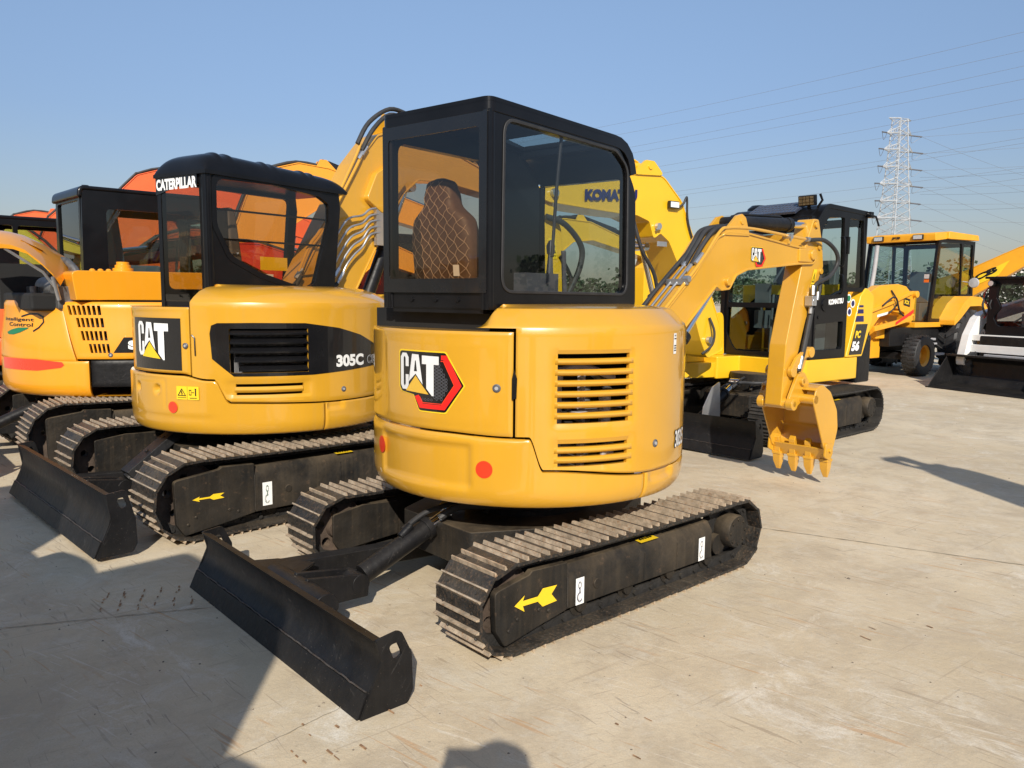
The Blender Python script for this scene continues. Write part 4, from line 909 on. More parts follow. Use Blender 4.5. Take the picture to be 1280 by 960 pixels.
# ------------------------------------------------------------------ second compact excavator (left of the main one)
def excavator_second():
    root = thing('mini_excavator', 'ochre mini excavator lettered 305C with a black side grille, second from the left, left of the centre machine', 'excavator', T3(-1.97, 6.27, 0, 224))
    root['label'] = 'ochre excavator with black side grille lettered 305C and black square logo panel'
    undercarriage(root, L=1.30, W=1.05, h=.55, sw=.40, pitch=.125, bx=1.60, bw=1.05, bh=.37, bz=.035, hooks=GRNV, rail=True, cyl_to=.62, ribs=2, guards=(.955, .60))
    inv = root.matrix_world.inverted(); T = inv @ T3(-1.97, 6.27, 0, 58); W = Ring(.98); f = ringfn(W)
    hi = lambda s: 1.008-.03*sm(195, 206, s)-.155*sm(209, 215, s)-.02*sm(215, 262, s)
    G().cyl((0, 0, .64), (0, 0, 1.46), .88, n=64).obj('inner_body', DRK, root, T)
    def offc(s, z):
        b = max(0, (.70-z)/.11); r = -.06*(1-sqrt(max(0, 1-b*b))) if b < 1 else -.06
        o = r-.008*(inrect(s, z, 165, 186.4, .775, .975, .35, .004)-inrect(s, z, 165.6, 185.8, .781, .969, .35, .004))
        for q in (181.5, 166.8): d = hypot((s-q)*.0171, z-.905); o -= .03*(1-sm(.012, .040, d))
        o -= .012*sm(.835, .855, z)*(1-sm(206, 213, s))*0; return o+.006*inrect(s, z, 150, 209, .735, 1.02, 3, .02)
    g = G(); panel(g, W, 140, 252.8, frange(.605, .995, .016), hi=hi, zf=(.605, .74), off=offc, ds=.014); cw = g.obj('counterweight', YEL, root, T, ang=50)
    oc = lambda s, z: offc(s, z)-.02*inrect(s, z, 254.5, 262, .76, .82, .8, .008)
    g = G(); panel(g, W, 253.5, 305, frange(.605, .80, .014), hi=lambda s: hi(s)+.002, zf=(.605, .64), off=oc, ds=.018); g.obj('lower_side_cover', YEL, root, T, ang=50)
    # rear door
    od = lambda s, z: -.006*(1-inrect(s, z, 161, 196.5, 1.03, 1.42, .8, .012))
    g = G(); panel(g, W, 158, 198.8, frange(1.02, 1.475, .02), lo=lambda s: hi(s)+.014, zf=(1.06, 1.475), off=od, ds=.02); dr = g.obj('rear_door', YEL, root, T, ang=50)
    g = G(); ring_cap(g, W, 140, 202, 1.474, off=-.012, inner=lambda p: (-.56, p.y*.7)); g.obj('rear_deck', YEL, root, T)
    bp = decal('logo_panel', BKV, dr, f, [rect(165, 195.4, 1.045, 1.40, 0)], cut=2, T=T, off=.003)
    bp_f = lambda u, v, o: f(170.6+u*27, 1.095+v*.335, o+.003)
    cat_logo(bp, lambda u, v, o: f(168.8+u*31, 1.01+v*.375, o+.002), T, hexa=False, cut=.08)
    lock(dr, W, 197.2, 1.215, T)
    # hood with black grille band
    gh = (215.5, 246, 1.035, 1.335); s1 = (217.4, 244, .938, .958); s2 = (217.6, 243.6, .882, .899)
    def oh(s, z):
        o = -.012*inrect(s, z, 214, 247, .868, .975, .8, .008)
        if 217 < s < 244: o += .014*max(0, 1-((z-.919)/.018)**2)
        return o
    zs = [z for z in frange(.84, 1.51, .022) if all(abs(z-q) > .009 for h in (gh, s1, s2) for q in (h[2], h[3]))]+[.919]
    g = G(); panel(g, W, 199.6, 312, zs, lo=lambda s: hi(s)+.012, zf=(.865, 1.4), off=oh, holes=[gh, s1, s2], ds=.026)
    ss = [199.6, 200.2, 201]+frange(203, 312, 2.2)
    dome(g, W, ss, [(-.006, 1.505), (-.014, 1.517), (-.05, 1.545), (-.12, 1.585), (-.20, 1.61), (-.28, 1.622)], lambda p: (p.x, -.27, 1.635), lambda s: 1)
    # end face of the hood above the deck
    p0 = [W.at(199.6, o) for o in (-.006, -.05, -.12, -.20, -.28, -.45)]; zt = [1.505, 1.545, 1.585, 1.61, 1.622, 1.63]
    vs = [(p.x, p.y, z) for p, z in zip(p0, zt)]+[(p.x, p.y, 1.46) for p in p0]; g.add(vs, [[i, i+1, 7+i, 6+i] for i in range(5)])
    hd = g.obj('engine_hood', YEL, root, T, ang=22)
    band = [(207.9, 1.30), (208.6, 1.355), (211, 1.372), (225, 1.375), (245, 1.372), (260, 1.335), (272, 1.28), (283, 1.20), (291, 1.12), (294, 1.06), (262, 1.025), (248, 1.012), (217, 1.012), (208.6, 1.13)]
    hole = [(215.5, 1.035), (246, 1.035), (246, 1.335), (215.5, 1.335)]
    gb = decal('grille_band', BKV, hd, f, [(band, [hole])], cut=2.5, T=T, off=.004)
    for i in range(5):
        g = G(); z = 1.065+.062*i; vs = []
        S = frange(215.8+max(0, 2-i)*1.6, 245.8, 1.5)
        for s in S:
            for o, dz in ((-.05, .022), (-.004, .004), (.012, -.008), (.009, -.020), (-.05, -.002)): p = W.at(s, o); vs.append((p.x, p.y, z+dz))
        n = 5; g.add(vs, [[a*n+b, (a+1)*n+b, (a+1)*n+(b+1) % n, a*n+(b+1) % n] for a in range(len(S)-1) for b in range(n)]); g.obj('grille_louvre', BKV, gb, T)
    decal('model_number', WHT, hd, f, text='305C', box=(258.4, 273.6, 1.055, 1.142), bold=.05, cut=2, T=T, off=.007)
    g = G(); decal('', None, None, f, text='CR', box=(276, 282.6, 1.062, 1.125), bold=.045, cut=2, off=.007, g=g); g.cur = 1; decal('', None, None, f, text='CR', box=(276.3, 282.3, 1.067, 1.12), bold=-.008, cut=2, off=.009, g=g); g.obj('model_suffix', [LGREY, BKV], hd, T, flat=True, norm=False)
    lock(hd, W, 262.1, .893, T, 'hood_lock')
    g = G(); vs = []; g.tube([f(200.3, 1.29, .004), f(201.6, 1.27, .004), f(201.7, 1.15, .004)], .005, n=6); g.obj('door_latch', BKV, hd, T)
    warn_decal(cw, lambda u, v, o: f(192.9+u*61, .848+v, o+.012), T, w=.165, h=.092)
    W2 = Ring(.989); dot(cw, W2, 190.6, .79, .040, REFL, T)
    G().add([(-.84, -.06, 1.477), (-.62, -.06, 1.477), (-.60, -.42, 1.477), (-.80, -.34, 1.477)], [(0, 1, 2, 3)]).obj('anti_slip_pad', NAVY, root, T, flat=True, norm=False)
    g = G()
    for i in range(60): p = W.at(216+i*.5, -.08); g.cyl((p.x, p.y, 1.03), (p.x, p.y, 1.34), .0016, n=4)
    g.obj('radiator_core', LGREY, root, T, flat=True)
    # cab
    yr, yl, xr, xf, z0, z1 = -.248, .30, -.702, .60, 1.46, 2.44
    side = rpoly([(xr, z0), (xf-.10, z0), (xf+.0, z1-.16), (xf-.02, z1), (xr, z1-.02)], [0, .05, .05, .04, .02], 6)
    win = rpoly([(-.615, 2.37), (-.10, 2.385), (.36, 2.35), (.47, 2.30), (.465, 2.15), (.30, 1.66), (.20, 1.615), (-.25, 1.73), (-.50, 1.84), (-.62, 2.05)], [.07, .2, .1, .06, .1, .06, .06, .2, .12, .15], 5)
    g = G(); g.plate(side, [win], yr, yr+.04, lambda u, v, t: (u, t, v)); g.plate(side, [rpoly([(-.66, 1.60), (.44, 1.60), (.52, 2.37), (-.66, 2.37)], .05)], yl-.04, yl, lambda u, v, t: (u, t, v))
    g.plate([(yr+.04, z0), (yl-.04, z0), (yl-.04, z1-.04), (yr+.04, z1-.04)], [rect(yr+.085, yl-.03, z0+.06, z1-.11, .02)], xr+.01, xr+.04, lambda u, v, t: (t, u, v))
    for z in (2.155, 1.945): g.tube([(-.62, yr+.03, z+.01), (.46, yr+.03, z+.02)], .008)
    g.tube([(xr+.03, yr+.028, z0), (xr+.03, yr+.028, z1-.03)], .034, n=14); g.box(xr+.02, xf-.1, yr+.03, yl-.03, z0-.02, z0+.02)
    cf = g.obj('cab_frame', BLK, root, T, bevel=.008)
    g = G(); g.plate(rpoly([(a, b+.0) for a, b in [(-.655, 2.405), (-.1, 2.425), (.38, 2.385), (.51, 2.32), (.505, 2.14), (.33, 1.63), (.2, 1.575), (-.26, 1.69), (-.53, 1.81), (-.66, 2.04)]], [.07, .2, .1, .06, .1, .06, .06, .2, .12, .15], 5), [win], yr-.005, yr, lambda u, v, t: (u, t, v)); g.obj('window_seal', BLK, cf, T)
    decal('side_window', GL_B, cf, lambda u, v, o: (u, yr+.012, v), [win], cut=0, T=T); decal('rear_window', GL_B, cf, lambda u, v, o: (xr+.004, u, v), [rect(yr+.075, yl-.02, z0+.05, z1-.10)], cut=0, T=T)
    decal('door_window', GL_M, cf, lambda u, v, o: (u, yl-.01, v), [rpoly([(-.66, 1.60), (.44, 1.60), (.52, 2.37), (-.66, 2.37)], .05)], cut=0, T=T)
    # roof: domed with pressed ribs
    exp_ = math.exp; g = G(); nx, ny = 90, 36; vs = []
    def rz(x, y):
        u = max(0, min(1, (x-xr+.015)/(xf+.09-xr))); v = max(0, min(1, (y-yr+.02)/(yl-yr+.04))); h = .165*(max(0, 1-abs(2*v-1)**5))**.5*(max(0, 1-abs(2*u-1)**9))**.5*(1-.30*u); rb = sum(exp_(-((x-q)/.016)**2) for q in (-.56, -.46, -.14, -.06, .24, .32)); return z1-.01+h+.012*rb*sm(.0, .12, v)*(1-sm(.22, .40, v))
    for i in range(nx+1):
        for j in range(ny+1):
            x = xr-.015+(xf+.09-xr)*(.5-.5*cos(pi*i/nx)); y = yr-.02+(yl-yr+.04)*(.5-.5*cos(pi*j/ny)); vs.append((x, y, rz(x, y)-.02))
    g.add(vs, [[i*(ny+1)+j, (i+1)*(ny+1)+j, (i+1)*(ny+1)+j+1, i*(ny+1)+j+1] for i in range(nx) for j in range(ny)])
    g.box(xr-.015, xf+.06, yr-.02, yl+.02, z1-.045, z1-.02)
    g.obj('cab_roof', BLK, root, T, ang=40)
    bn = decal('sun_strip_decal', BKV, cf, lambda u, v, o: (xr-.002-o, yl+.01-u, v), [[(0, 2.275), (0, 2.40), (.47, 2.395), (.47, 2.31), (.28, 2.325)]], cut=0, T=T)
    decal('sun_strip_lettering', WHT, bn, lambda u, v, o: (xr-.004-o, yl-.0-u, v), text='CATERPILLAR', box=(0, .46, 2.305, 2.385), bold=.05, cut=0, T=T)
    g = G(); cx, cy = -.15, .05; g.box(cx-.2, cx+.25, cy-.2, cy+.2, 1.48, 1.66); g.prism(rpoly([(cx-.24, 1.64), (cx-.12, 1.64), (cx-.2, 2.2), (cx-.28, 2.2)], .04), cy-.17, cy+.17); g.obj('seat', GREY, root, T, bevel=.03)
    pl = G().box(-.34, -.08, yr+.05, yr+.055, 1.66, 1.72).obj('safety_notice', WHT, root, T); 
    g = G(); g.box(-.20, .06, yr+.048, yr+.053, 1.75, 1.85); g.obj('yellow_notice', YLV, root, T)
    # boom with side valve lines, arm, cylinder
    TB = inv @ T3(-1.5, 7.15, 0, 52)
    boom = rpoly([(-.95, .98), (-.90, 1.2), (-.55, 1.77), (.03, 2.72), (.28, 3.0), (.55, 3.10), (1.2, 3.02), (2.15, 2.80), (2.18, 2.62), (1.15, 2.70), (.80, 2.67), (.60, 2.52), (.30, 2.08), (-.05, 1.52), (-.55, .92)], [.05, .1, .2, .1, .12, .1, .1, .05, .05, .1, .08, .08, .2, .2, .05], 5)
    arm = rpoly([(1.98, 1.0), (1.95, 2.0), (1.98, 2.6), (2.1, 2.98), (2.2, 2.98), (2.32, 2.6), (2.25, 2.2), (2.12, 1.0)], .04, 4)
    bm, ar = boom_arm(root, TB, boom, arm, .23, .2, YEL)
    G().prism(rpoly([(.30, 2.30), (.10, 2.42), (.22, 2.66), (.42, 2.78), (.60, 2.62)], .05), -.17, -.10).obj('hose_cover', YEL, bm, TB, bevel=.01)
    g = G()
    for d in (0, .035): g.tube([(-.62, -.13, 1.72+d), (-.50, -.13, 1.95+d), (-.36, -.13, 2.12+d), (.02-d, -.13, 2.70+d), (.10-d, -.13, 2.86+d)], .014, smooth=5)
    g.obj('hydraulic_pipe', YEL, bm, TB)
    g = G()
    for i in range(5):
        d = i*.062; g.tube([(.28, -.15, 2.36-d*.9), (.14, -.16, 2.33-d*.9), (.05, -.16, 2.27-d*1.1), (-.12+d*.3, -.16, 2.22-d*1.2), (-.28+d*.6, -.16, 2.02-d*.75), (-.36+d*.75, -.16, 1.90-d*.55)], .010, smooth=5)
        g.cyl((-.36+d*.75, -.16, 1.90-d*.55), (-.41+d*.75, -.16, 1.83-d*.55), .019, n=6); g.cyl((-.39+d*.75, -.16, 1.86-d*.55), (-.45+d*.75, -.16, 1.77-d*.55), .015, n=8)
    for x, z in ((-.62, 1.74), (.07, 2.80), (.11, 2.84)): g.cyl((x-.03, -.13, z-.04), (x+.03, -.13, z+.04), .02, n=6)
    g.box(.22, .34, -.16, -.12, 2.02, 2.36); g.obj('pipe_fittings', ZNC, bm, TB)
    g = G()
    for i in range(5): d = i*.062; g.tube([(-.43+d*.75, -.16, 1.80-d*.55), (-.50+d*.6, -.16, 1.65-d*.3), (-.52+d*.5, -.15, 1.40)], .020, smooth=4)
    for d in (0, .05): g.tube([(.08-d, -.13, 2.84+d), (.20-d, -.15, 3.04+d), (.40, -.15, 3.20+d), (.66, -.13, 3.20+d)], .02, smooth=5)
    g.tube([(-.60, -.13, 1.72), (-.68, -.14, 1.6), (-.72, -.14, 1.4)], .022, smooth=4)
    g.obj('hydraulic_hose', RUB, bm, TB)
    cylinder(root, TB, (-.02, 1.02), (.74, 2.60), .062, .62, BLM, name='boom_cylinder', pin=.1)
    cylinder(root, TB, (.62, 3.20), (2.12, 2.93), .062, .7, BLM, name='arm_cylinder', pin=.09)
    g = G()
    for y in (-.11, .11): g.prism([(.38, 3.02), (.56, 3.27), (.68, 3.27), (.80, 3.06)], y-.012, y+.012)
    g.obj('cylinder_bracket', YEL, bm, TB); bucket(root, TB, YEL, hw=.33, P=(2.05, 1.0), tz=.35)
excavator_second()
# ------------------------------------------------------------------ large orange-yellow excavator, far left
def excavator_third():
    root = thing('excavator', 'orange-yellow excavator at the far left with its engine cover raised open', 'excavator', T3(-3.77, 8.17, 0, 221))
    undercarriage(root, L=1.36, W=1.12, h=.64, sw=.42, pitch=.135, bx=1.95, bw=1.15, bh=.40, bz=.13, hooks=None, cyl_to=.7, ribs=3)
    inv = root.matrix_world.inverted(); T = inv @ T3(-3.87, 8.27, 0, 44); W = Ring(1.28); A = lambda a: 249.2+.875*(a-248.3); f = ringfn(W)
    G().cyl((0, 0, .75), (0, 0, 1.46), 1.16, n=48).obj('inner_body', DRK, root, T)
    def oc(s, z):
        b = max(0, (.74-z)/.12); r = -.08*(1-sqrt(max(0, 1-b*b))) if b < 1 else -.08
        return r-.05*sm(1.0, 1.5, z)-.02*sm(1.46, 1.5, z)
    class SW(Ring): pass
    g = G(); panel(g, W, 130, A(226), frange(.62, .955, .03), off=oc, ds=.04)
    vs0 = len(g.v); panel(g, W, 130, A(212.3), frange(.955, 1.49, .03), off=oc, ds=.03, edge=.004)
    # slanting front edge of the upper half
    for i in range(vs0, len(g.v)):
        x, y, z = g.v[i]; a = math.degrees(atan2(y, x)) % 360; r = hypot(x, y)
        if a > 205: k = (a-205)/12.7; a += k*7.2*(1.49-z)/.535; g.v[i] = (r*cos(R(a)), r*sin(R(a)), z)
    cw = g.obj('counterweight', YEL2, root, T, ang=50)
    holes = []
    for r, (z0, z1, a, n) in enumerate(((1.368, 1.452, 215.9, 7), (1.258, 1.342, 218.8, 6), (1.142, 1.226, 219.6, 6), (1.030, 1.112, 222.4, 5))):
        for i in range(n): holes.append((A(a+i*2.35), A(a+i*2.35+1.45), z0, z1))
    zs = [z for z in frange(.975, 1.485, .03) if all(abs(z-q) > .01 for h in holes for q in (h[2], h[3]))]
    g = G(); vs0 = 0; panel(g, W, A(212.9), 285, zs, off=lambda s, z: -.03*sm(1.0, 1.5, z)-.02*sm(1.46, 1.49, z), holes=holes, ds=.05)
    for i in range(len(g.v)):
        x, y, z = g.v[i]; a = math.degrees(atan2(y, x)) % 360; r = hypot(x, y)
        k = max(0, 1-(a-A(212.9))/27); a += k*7.2*(1.49-z)/.535; g.v[i] = (r*cos(R(a)), r*sin(R(a)), z)
    sd = g.obj('side_door', YEL2, root, T, ang=50)
    g = G(); panel(g, W, A(226.3), 285, frange(.72, .962, .04), off=lambda s, z: -.03, ds=.06); g.obj('lower_side_cover', BLM, root, T, ang=50)
    g = G(); ring_cap(g, W, 130, 285, .63, off=-.08, inner=lambda p: (p.x*.5, p.y*.5)); g.obj('belly_plate', YEL2, root, T)
    decal('reflective_strip', REFL, cw, lambda u, v, o: f(A(u), v, oc(u, v)+.004), [[(169, .962), (169, .857), (200, .862), (213, .895), (214.7, .918), (213.8, .945), (200, .965)]], cut=1.5, T=T)
    ic = decal('emblem_decal', GRNV, cw, lambda u, v, o: f(A(u), v, oc(u, v)+.004), [[(174.5, 1.195), (176.5, 1.178), (182, 1.178), (188, 1.20), (193.5, 1.235), (194.3, 1.248), (186, 1.243), (179.5, 1.222)]], cut=1.5, T=T)
    g = G(); F2 = lambda u, v, o: f(A(u), v, oc(u, v)+.005); K_ = .02
    decal('', None, None, F2, text='Intelligent', box=(170, 197.5, 1.295, 1.335), bold=.012, cut=1.5, g=g); decal('', None, None, F2, text='Control', box=(176.5, 197, 1.255, 1.29), bold=.012, cut=1.5, g=g)
    decal('', None, None, lambda u, v, o: F2(u/K_, v, o), [thick([(a*K_, b) for a, b in [(188, 1.345), (194, 1.37), (199.5, 1.372), (203, 1.345), (203.6, 1.30), (201, 1.25), (197.5, 1.215)]], .014)], cut=.03, g=g)
    g.obj('emblem_lettering', BKV, ic, T, flat=True, norm=False)
    sp = decal('name_panel', BKV, sd, lambda u, v, o: f(A(u), v, -.03*sm(1.0, 1.5, v)+.004), [[(237, 1.032), (241.5, 1.17), (262, 1.17), (262, 1.032)]], cut=2, T=T)
    decal('name_lettering', WHT, sp, lambda u, v, o: f(A(u), v, -.03*sm(1.0, 1.5, v)+.006), text='SY75', box=(243.2, 259, 1.058, 1.142), bold=.07, cut=2, T=T)
    lock(sd, W, A(235.7), 1.012, T)
    # tank box, hinged cover standing open, engine
    g = G(); g.prism(rpoly([(-.90, 1.50), (-.93, 1.74), (-.88, 1.76), (.5, 1.77), (.5, 1.50)], [.01, .04, .04, .04, .01]), -.98, -.35); bx = g.obj('tank_cover', YEL2, root, T, bevel=.03, seg=4)
    G().lathe([(.09, 0), (.09, .03), (.07, .035), (.07, .06), (.055, .065), (.055, .09), (0, .09)], (-.42, -.72, 1.765), (0, 0, 1), 24).obj('filler_cap', YEL2, bx, T)
    g = G()
    for i in range(3): g.lathe([(.025, 0), (.025, .012), (.012, .022), (0, .022)], (-.68+i*.07, -.7, 1.765), (0, 0, 1), 10)
    g.obj('cover_bolts', YEL2, bx, T)
    near = [(-1.75, -.93, 1.90), (-1.62, -.93, 1.955), (-1.43, -.9, 1.965), (-1.36, -.9, 1.96), (-1.26, -.9, 1.925), (-1.15, -.9, 1.83), (-1.06, -.9, 1.73), (-1.02, -.9, 1.66)]
    far = [(-1.6, -.15, 2.05), (-1.45, -.18, 2.10), (-1.28, -.2, 2.11), (-1.21, -.2, 2.10), (-1.1, -.2, 2.08), (-.94, -.2, 2.01), (-.78, -.2, 1.91), (-.68, -.2, 1.81)]
    g = G(); m = 6; vs = []
    for a, b in zip(near, far):
        for j in range(m+1): t = j/m; p = Vector(a).lerp(Vector(b), t); vs.append((p.x, p.y, p.z+.05*sin(pi*t)))
    nv = len(vs); vs += [(x+.02, y, z-.035) for x, y, z in vs]; N_ = len(near); fs = [[i*(m+1)+j, (i+1)*(m+1)+j, (i+1)*(m+1)+j+1, i*(m+1)+j+1] for i in range(N_-1) for j in range(m)]
    B_ = [i*(m+1) for i in range(N_)]+[(N_-1)*(m+1)+j for j in range(1, m+1)]+[i*(m+1)+m for i in range(N_-2, -1, -1)]+[j for j in range(m-1, 0, -1)]
    fs += [[nv+i for i in reversed(q)] for q in fs]+[[B_[k], B_[(k+1) % len(B_)], nv+B_[(k+1) % len(B_)], nv+B_[k]] for k in range(len(B_))]
    g.add(vs, fs); oh = g.obj('engine_cover', YEL2, root, T, ang=40)
    warn_decal(oh, lambda u, v, o: (-1.24+u*1.1+v*.10, -.72+v*1.4+u*.1, 1.985-u*.55+v*.15+.03), T, w=.16, h=.14)
    g = G(); g.tube([(-1.05, -.88, 1.70), (-1.0, -.84, 1.5)], .018); g.tube([(-1.40, -.88, 1.93), (-1.12, -.86, 1.74), (-1.04, -.86, 1.62)], .012); g.obj('cover_stay', ZNC, oh, T)
    G().box(-1.22, -.62, .30, .42, 1.40, 1.84).obj('engine_bay_wall', DRK, root, T); G().box(-1.20, -.36, -.72, .35, 1.40, 1.56).obj('engine_block', DRK, root, T, bevel=.03)
    g = G(); g.box(-1.0, -.5, -.8, .5, 1.42, 1.62); g.cyl((-.95, -.70, 1.6), (-.95, -.2, 1.62), .09, n=20); g.cyl((-.9, -.6, 1.48), (-.9, -.6, 1.70), .05, n=14); g.tube([(-.75, -.75, 1.5), (-.80, -.6, 1.78), (-.86, -.35, 1.86), (-.9, -.1, 1.7)], .035, smooth=5)
    g.tube([(-1.0, -.5, 1.5), (-1.02, -.3, 1.62), (-.9, -.1, 1.55)], .02, smooth=5); g.cyl((-1.08, -.35, 1.5), (-1.08, -.35, 1.62), .035, n=12); g.obj('engine', ENG, root, T, bevel=.006)
    g = G(); g.tube([(-1.02, -.62, 1.5), (-1.02, -.62, 1.585)], .008); g.obj('dipstick', YLV, root, T)
    # cab
    cab_box(root, T, -.41, 1.15, .55, 1.52, 1.46, 2.66, gl=GL_C, rf=.2, post=.17, sill=1.60, lean=.05, one=True)
    G().lathe([(.02, 0), (.02, .03), (.035, .035), (.035, .06), (0, .06)], (-.33, .62, 2.635), (0, 0, 1), 10).obj('cab_roof_horn', BLK, root, T)
    TB = inv @ T3(-2.75, 9.5, 0, 38)
    boom = rpoly([(-.2, .95), (-.1, 1.3), (.9, 2.2), (1.2, 2.3), (2.6, 1.8), (2.55, 1.65), (1.2, 2.0), (.2, 1.2), (.1, .9)], .1, 4); arm = rpoly([(2.5, .8), (2.35, 1.7), (2.5, 2.0), (2.65, 1.8), (2.62, .8)], .05, 3)
    boom_arm(root, TB, boom, arm, .25, .2, YEL2); cylinder(root, TB, (.2, .95), (1.1, 2.2), .06, .6, name='boom_cylinder'); bucket(root, TB, YEL2, hw=.35, P=(2.55, .8), tz=.2)
excavator_third()
# ------------------------------------------------------------------ bright yellow excavator, right
def excavator_right():
    root = thing('excavator', 'bright yellow excavator numbered PC 56 with solar panel and lamp on its cab roof', 'excavator', T3(3.0, 9.42, 0, 222))
    root['label'] = 'bright yellow excavator numbered 56 with a work lamp on its black cab roof'
    undercarriage(root, L=1.22, W=.97, h=.56, sw=.40, pitch=.12, bx=1.83, bw=1.0, bh=.37, bz=.02, arrow=False, hooks=None, cyl_to=.6, ribs=3, mats=[SHD, SHD, SHD])
    inv = root.matrix_world.inverted(); T = inv @ T3(3.45, 9.8, 0, 218)
    g = G(); g.plate(rpoly([(1.37, -.1), (1.75, .05), (1.70, .35), (1.55, .55), (1.42, .60)], .02), [], .35, .36, lambda u, v, t: (u, t, v+.1)); g.obj('folded_plate', ZNC, root, None)
    # house: floor box, rounded rear, cheek panel
    plan = rpoly([(.65, .62), (.65, -.25), (1.02, -.30), (1.02, -1.02), (.6, -1.06), (-.3, -1.0), (-.6, -.7), (-.62, 0), (-.62, .48), (-.62, .62)], [.10, .02, .03, .1, .2, .2, .1, .1, .05, .03], 6)
    g = G(); g.prism(plan, .60, .87, ax='z'); hs = g.obj('house_floor', KYEL, root, T, bevel=.04, seg=4)
    g = G(); g.prism(rpoly([(-.30, .50), (-.32, -1.05), (-.6, -.75), (-.74, 0), (-.70, .36)], [.02, .1, .3, .3, .15], 6), .87, 1.75, ax='z'); g.obj('engine_hood', KYEL, root, T, bevel=.05, seg=4)
    g = G(); g.prism(rpoly([(-.22, .872), (-.60, .872), (-.80, 1.30), (-.82, 1.62), (-.62, 1.72), (-.50, 1.62)], [.02, .03, .1, .08, .08, .1], 5), .50, .635); ck = g.obj('side_cover', KYEL, root, T, bevel=.015)
    f = lambda u, v, o: (-u, .637+o, v)
    nb = decal('number_panel', BKV, ck, f, [[(.28, .90), (.575, .90), (.69, 1.27), (.42, 1.27)]], cut=0, T=T)
    sk = lambda u, v, o: f(u+(v-.9)*.22, v, o)
    decal('model_number', WHT, nb, sk, text='56', box=(.315, .49, .945, 1.065), bold=.06, cut=0, T=T, off=.004); decal('model_letters', YLV, nb, sk, text='PC', box=(.355, .475, 1.10, 1.19), bold=.05, cut=0, T=T, off=.004)
    g = G()
    for z0, z1 in ((1.30, 1.37), (1.40, 1.45), (1.475, 1.50)): decal('', None, None, lambda u, v, o: sk(u, v, .003), [[(.30+.05*(z0-1.3)*3, z0), (.50-.12*(z0-1.3)*3, z0), (.50-.12*(z1-1.3)*3, z1), (.30+.05*(z1-1.3)*3, z1)]], cut=0, g=g)
    g.obj('stripe_decal', NAVY, ck, T, flat=True, norm=False)
    G().lathe([(0, 0), (.018, 0), (.018, .012), (0, .012)], (-.71, .635, 1.08), (0, 1, 0), 12).obj('cover_lock', BKV, ck, T)
    g = G(); g.prism(rpoly([(-.50, .632), (-.84, .62), (-1.04, .40), (-1.18, 0), (-1.12, -.6), (-.8, -.9), (-.5, -.9), (-.62, 0)], [.03, .12, .2, .3, .3, .2, .1, .1], 6), .545, 1.12, ax='z'); g.obj('counterweight', BLM, root, T, bevel=.08, seg=5)
    g = G(); g.prism(rpoly([(1.0, -.98), (1.28, -.85), (1.42, -.62), (1.42, -.48), (1.28, -.36), (1.0, -.30)], .06), .62, .80, ax='z'); g.prism(rpoly([(1.02, -.62), (1.45, -.62), (1.45, -.48), (1.02, -.48)], .02), .80, 1.1, ax='z')
    for z in (.72, 1.0): g.cyl((1.38, -.55, z-.02), (1.38, -.55, z+.14), .07, n=20)
    g.prism(rpoly([(1.0, .87), (1.02, 1.15), (.9, 1.36), (.66, 1.42), (.62, .87)], [.02, .1, .2, .1, .02]), -1.02, -.50)
    g.obj('swing_bracket', KYEL, root, T, bevel=.015)
    g = G(); [g.cyl((1.03, y, z), (1.05, y, z), .03, n=10) for y, z in ((-.9, 1.1), (-.55, 1.25), (-.8, .75))]; g.obj('grease_fitting', ZNC, root, T)
    # cab
    yl, yr, xf, xr, z0 = .62, -.58, .60, -.58, .88
    side = rpoly([(-.22, z0), (.56, z0), (.63, 1.2), (.53, 2.40), (.34, 2.63), (-.52, 2.60), (-.60, 1.66), (-.22, 1.66)], [.01, .05, .1, .16, .18, .04, .02, .02], 7)
    dw = rpoly([(.46, 1.60), (.40, 2.36), (.29, 2.50), (-.06, 2.52), (-.10, 1.68), (.1, 1.62)], [.03, .12, .12, .03, .03, .05], 5)
    rw = rpoly([(-.18, 1.71), (-.17, 2.52), (-.50, 2.51), (-.55, 1.71)], .03, 4); lw = rpoly([(.47, 1.28), (.47, .98), (-.12, .98), (-.12, 1.31)], .03, 4)
    g = G(); g.plate(side, [dw, rw, lw], yl-.045, yl, lambda u, v, t: (u, t, v)); g.plate(side, [rpoly([(.46, 1.3), (.40, 2.36), (.29, 2.50), (-.5, 2.5), (-.55, 1.7)], .04)], yr, yr+.04, lambda u, v, t: (u, t, v))
    fr_out = [(yr, z0), (yl, z0), (yl, 2.38), (yr, 2.38)]
    g.plate(fr_out, [rpoly([(-.50, 1.52), (.53, 1.52), (.50, 2.33), (-.49, 2.33)], .04), rpoly([(-.36, .93), (.53, .95), (.53, 1.46), (-.50, 1.46), (-.50, 1.15)], [.12, .04, .02, .02, .1], 5)], .50, .53, lambda u, v, t: (t+.035*sm(2.3, 1.2, v)*0+(.08*(2.38-v)/1.2 if v > 1.2 else .08), u, v))
    g.plate([(yr, 1.66), (yl, 1.66), (yl, 2.55), (yr, 2.55)], [rect(yr+.1, yl-.1, 1.75, 2.45, .04)], xr, xr+.03, lambda u, v, t: (t, u, v))
    g.box(-.5, .5, yr+.02, yl-.02, z0-.01, z0+.03)
    g.box(.46, .60, -.60, -.54, .9, 2.45)
    cf = g.obj('cab_frame', BLK, root, T, bevel=.008)
    g = G(); g.strip(rpoly([(-.56, 2.60), (.34, 2.63), (.52, 2.42)], [0, .18, 0], 7), .05, yr-.03, yl+.01); g.box(.28, .60, yr-.03, yl-.02, 2.42, 2.50)
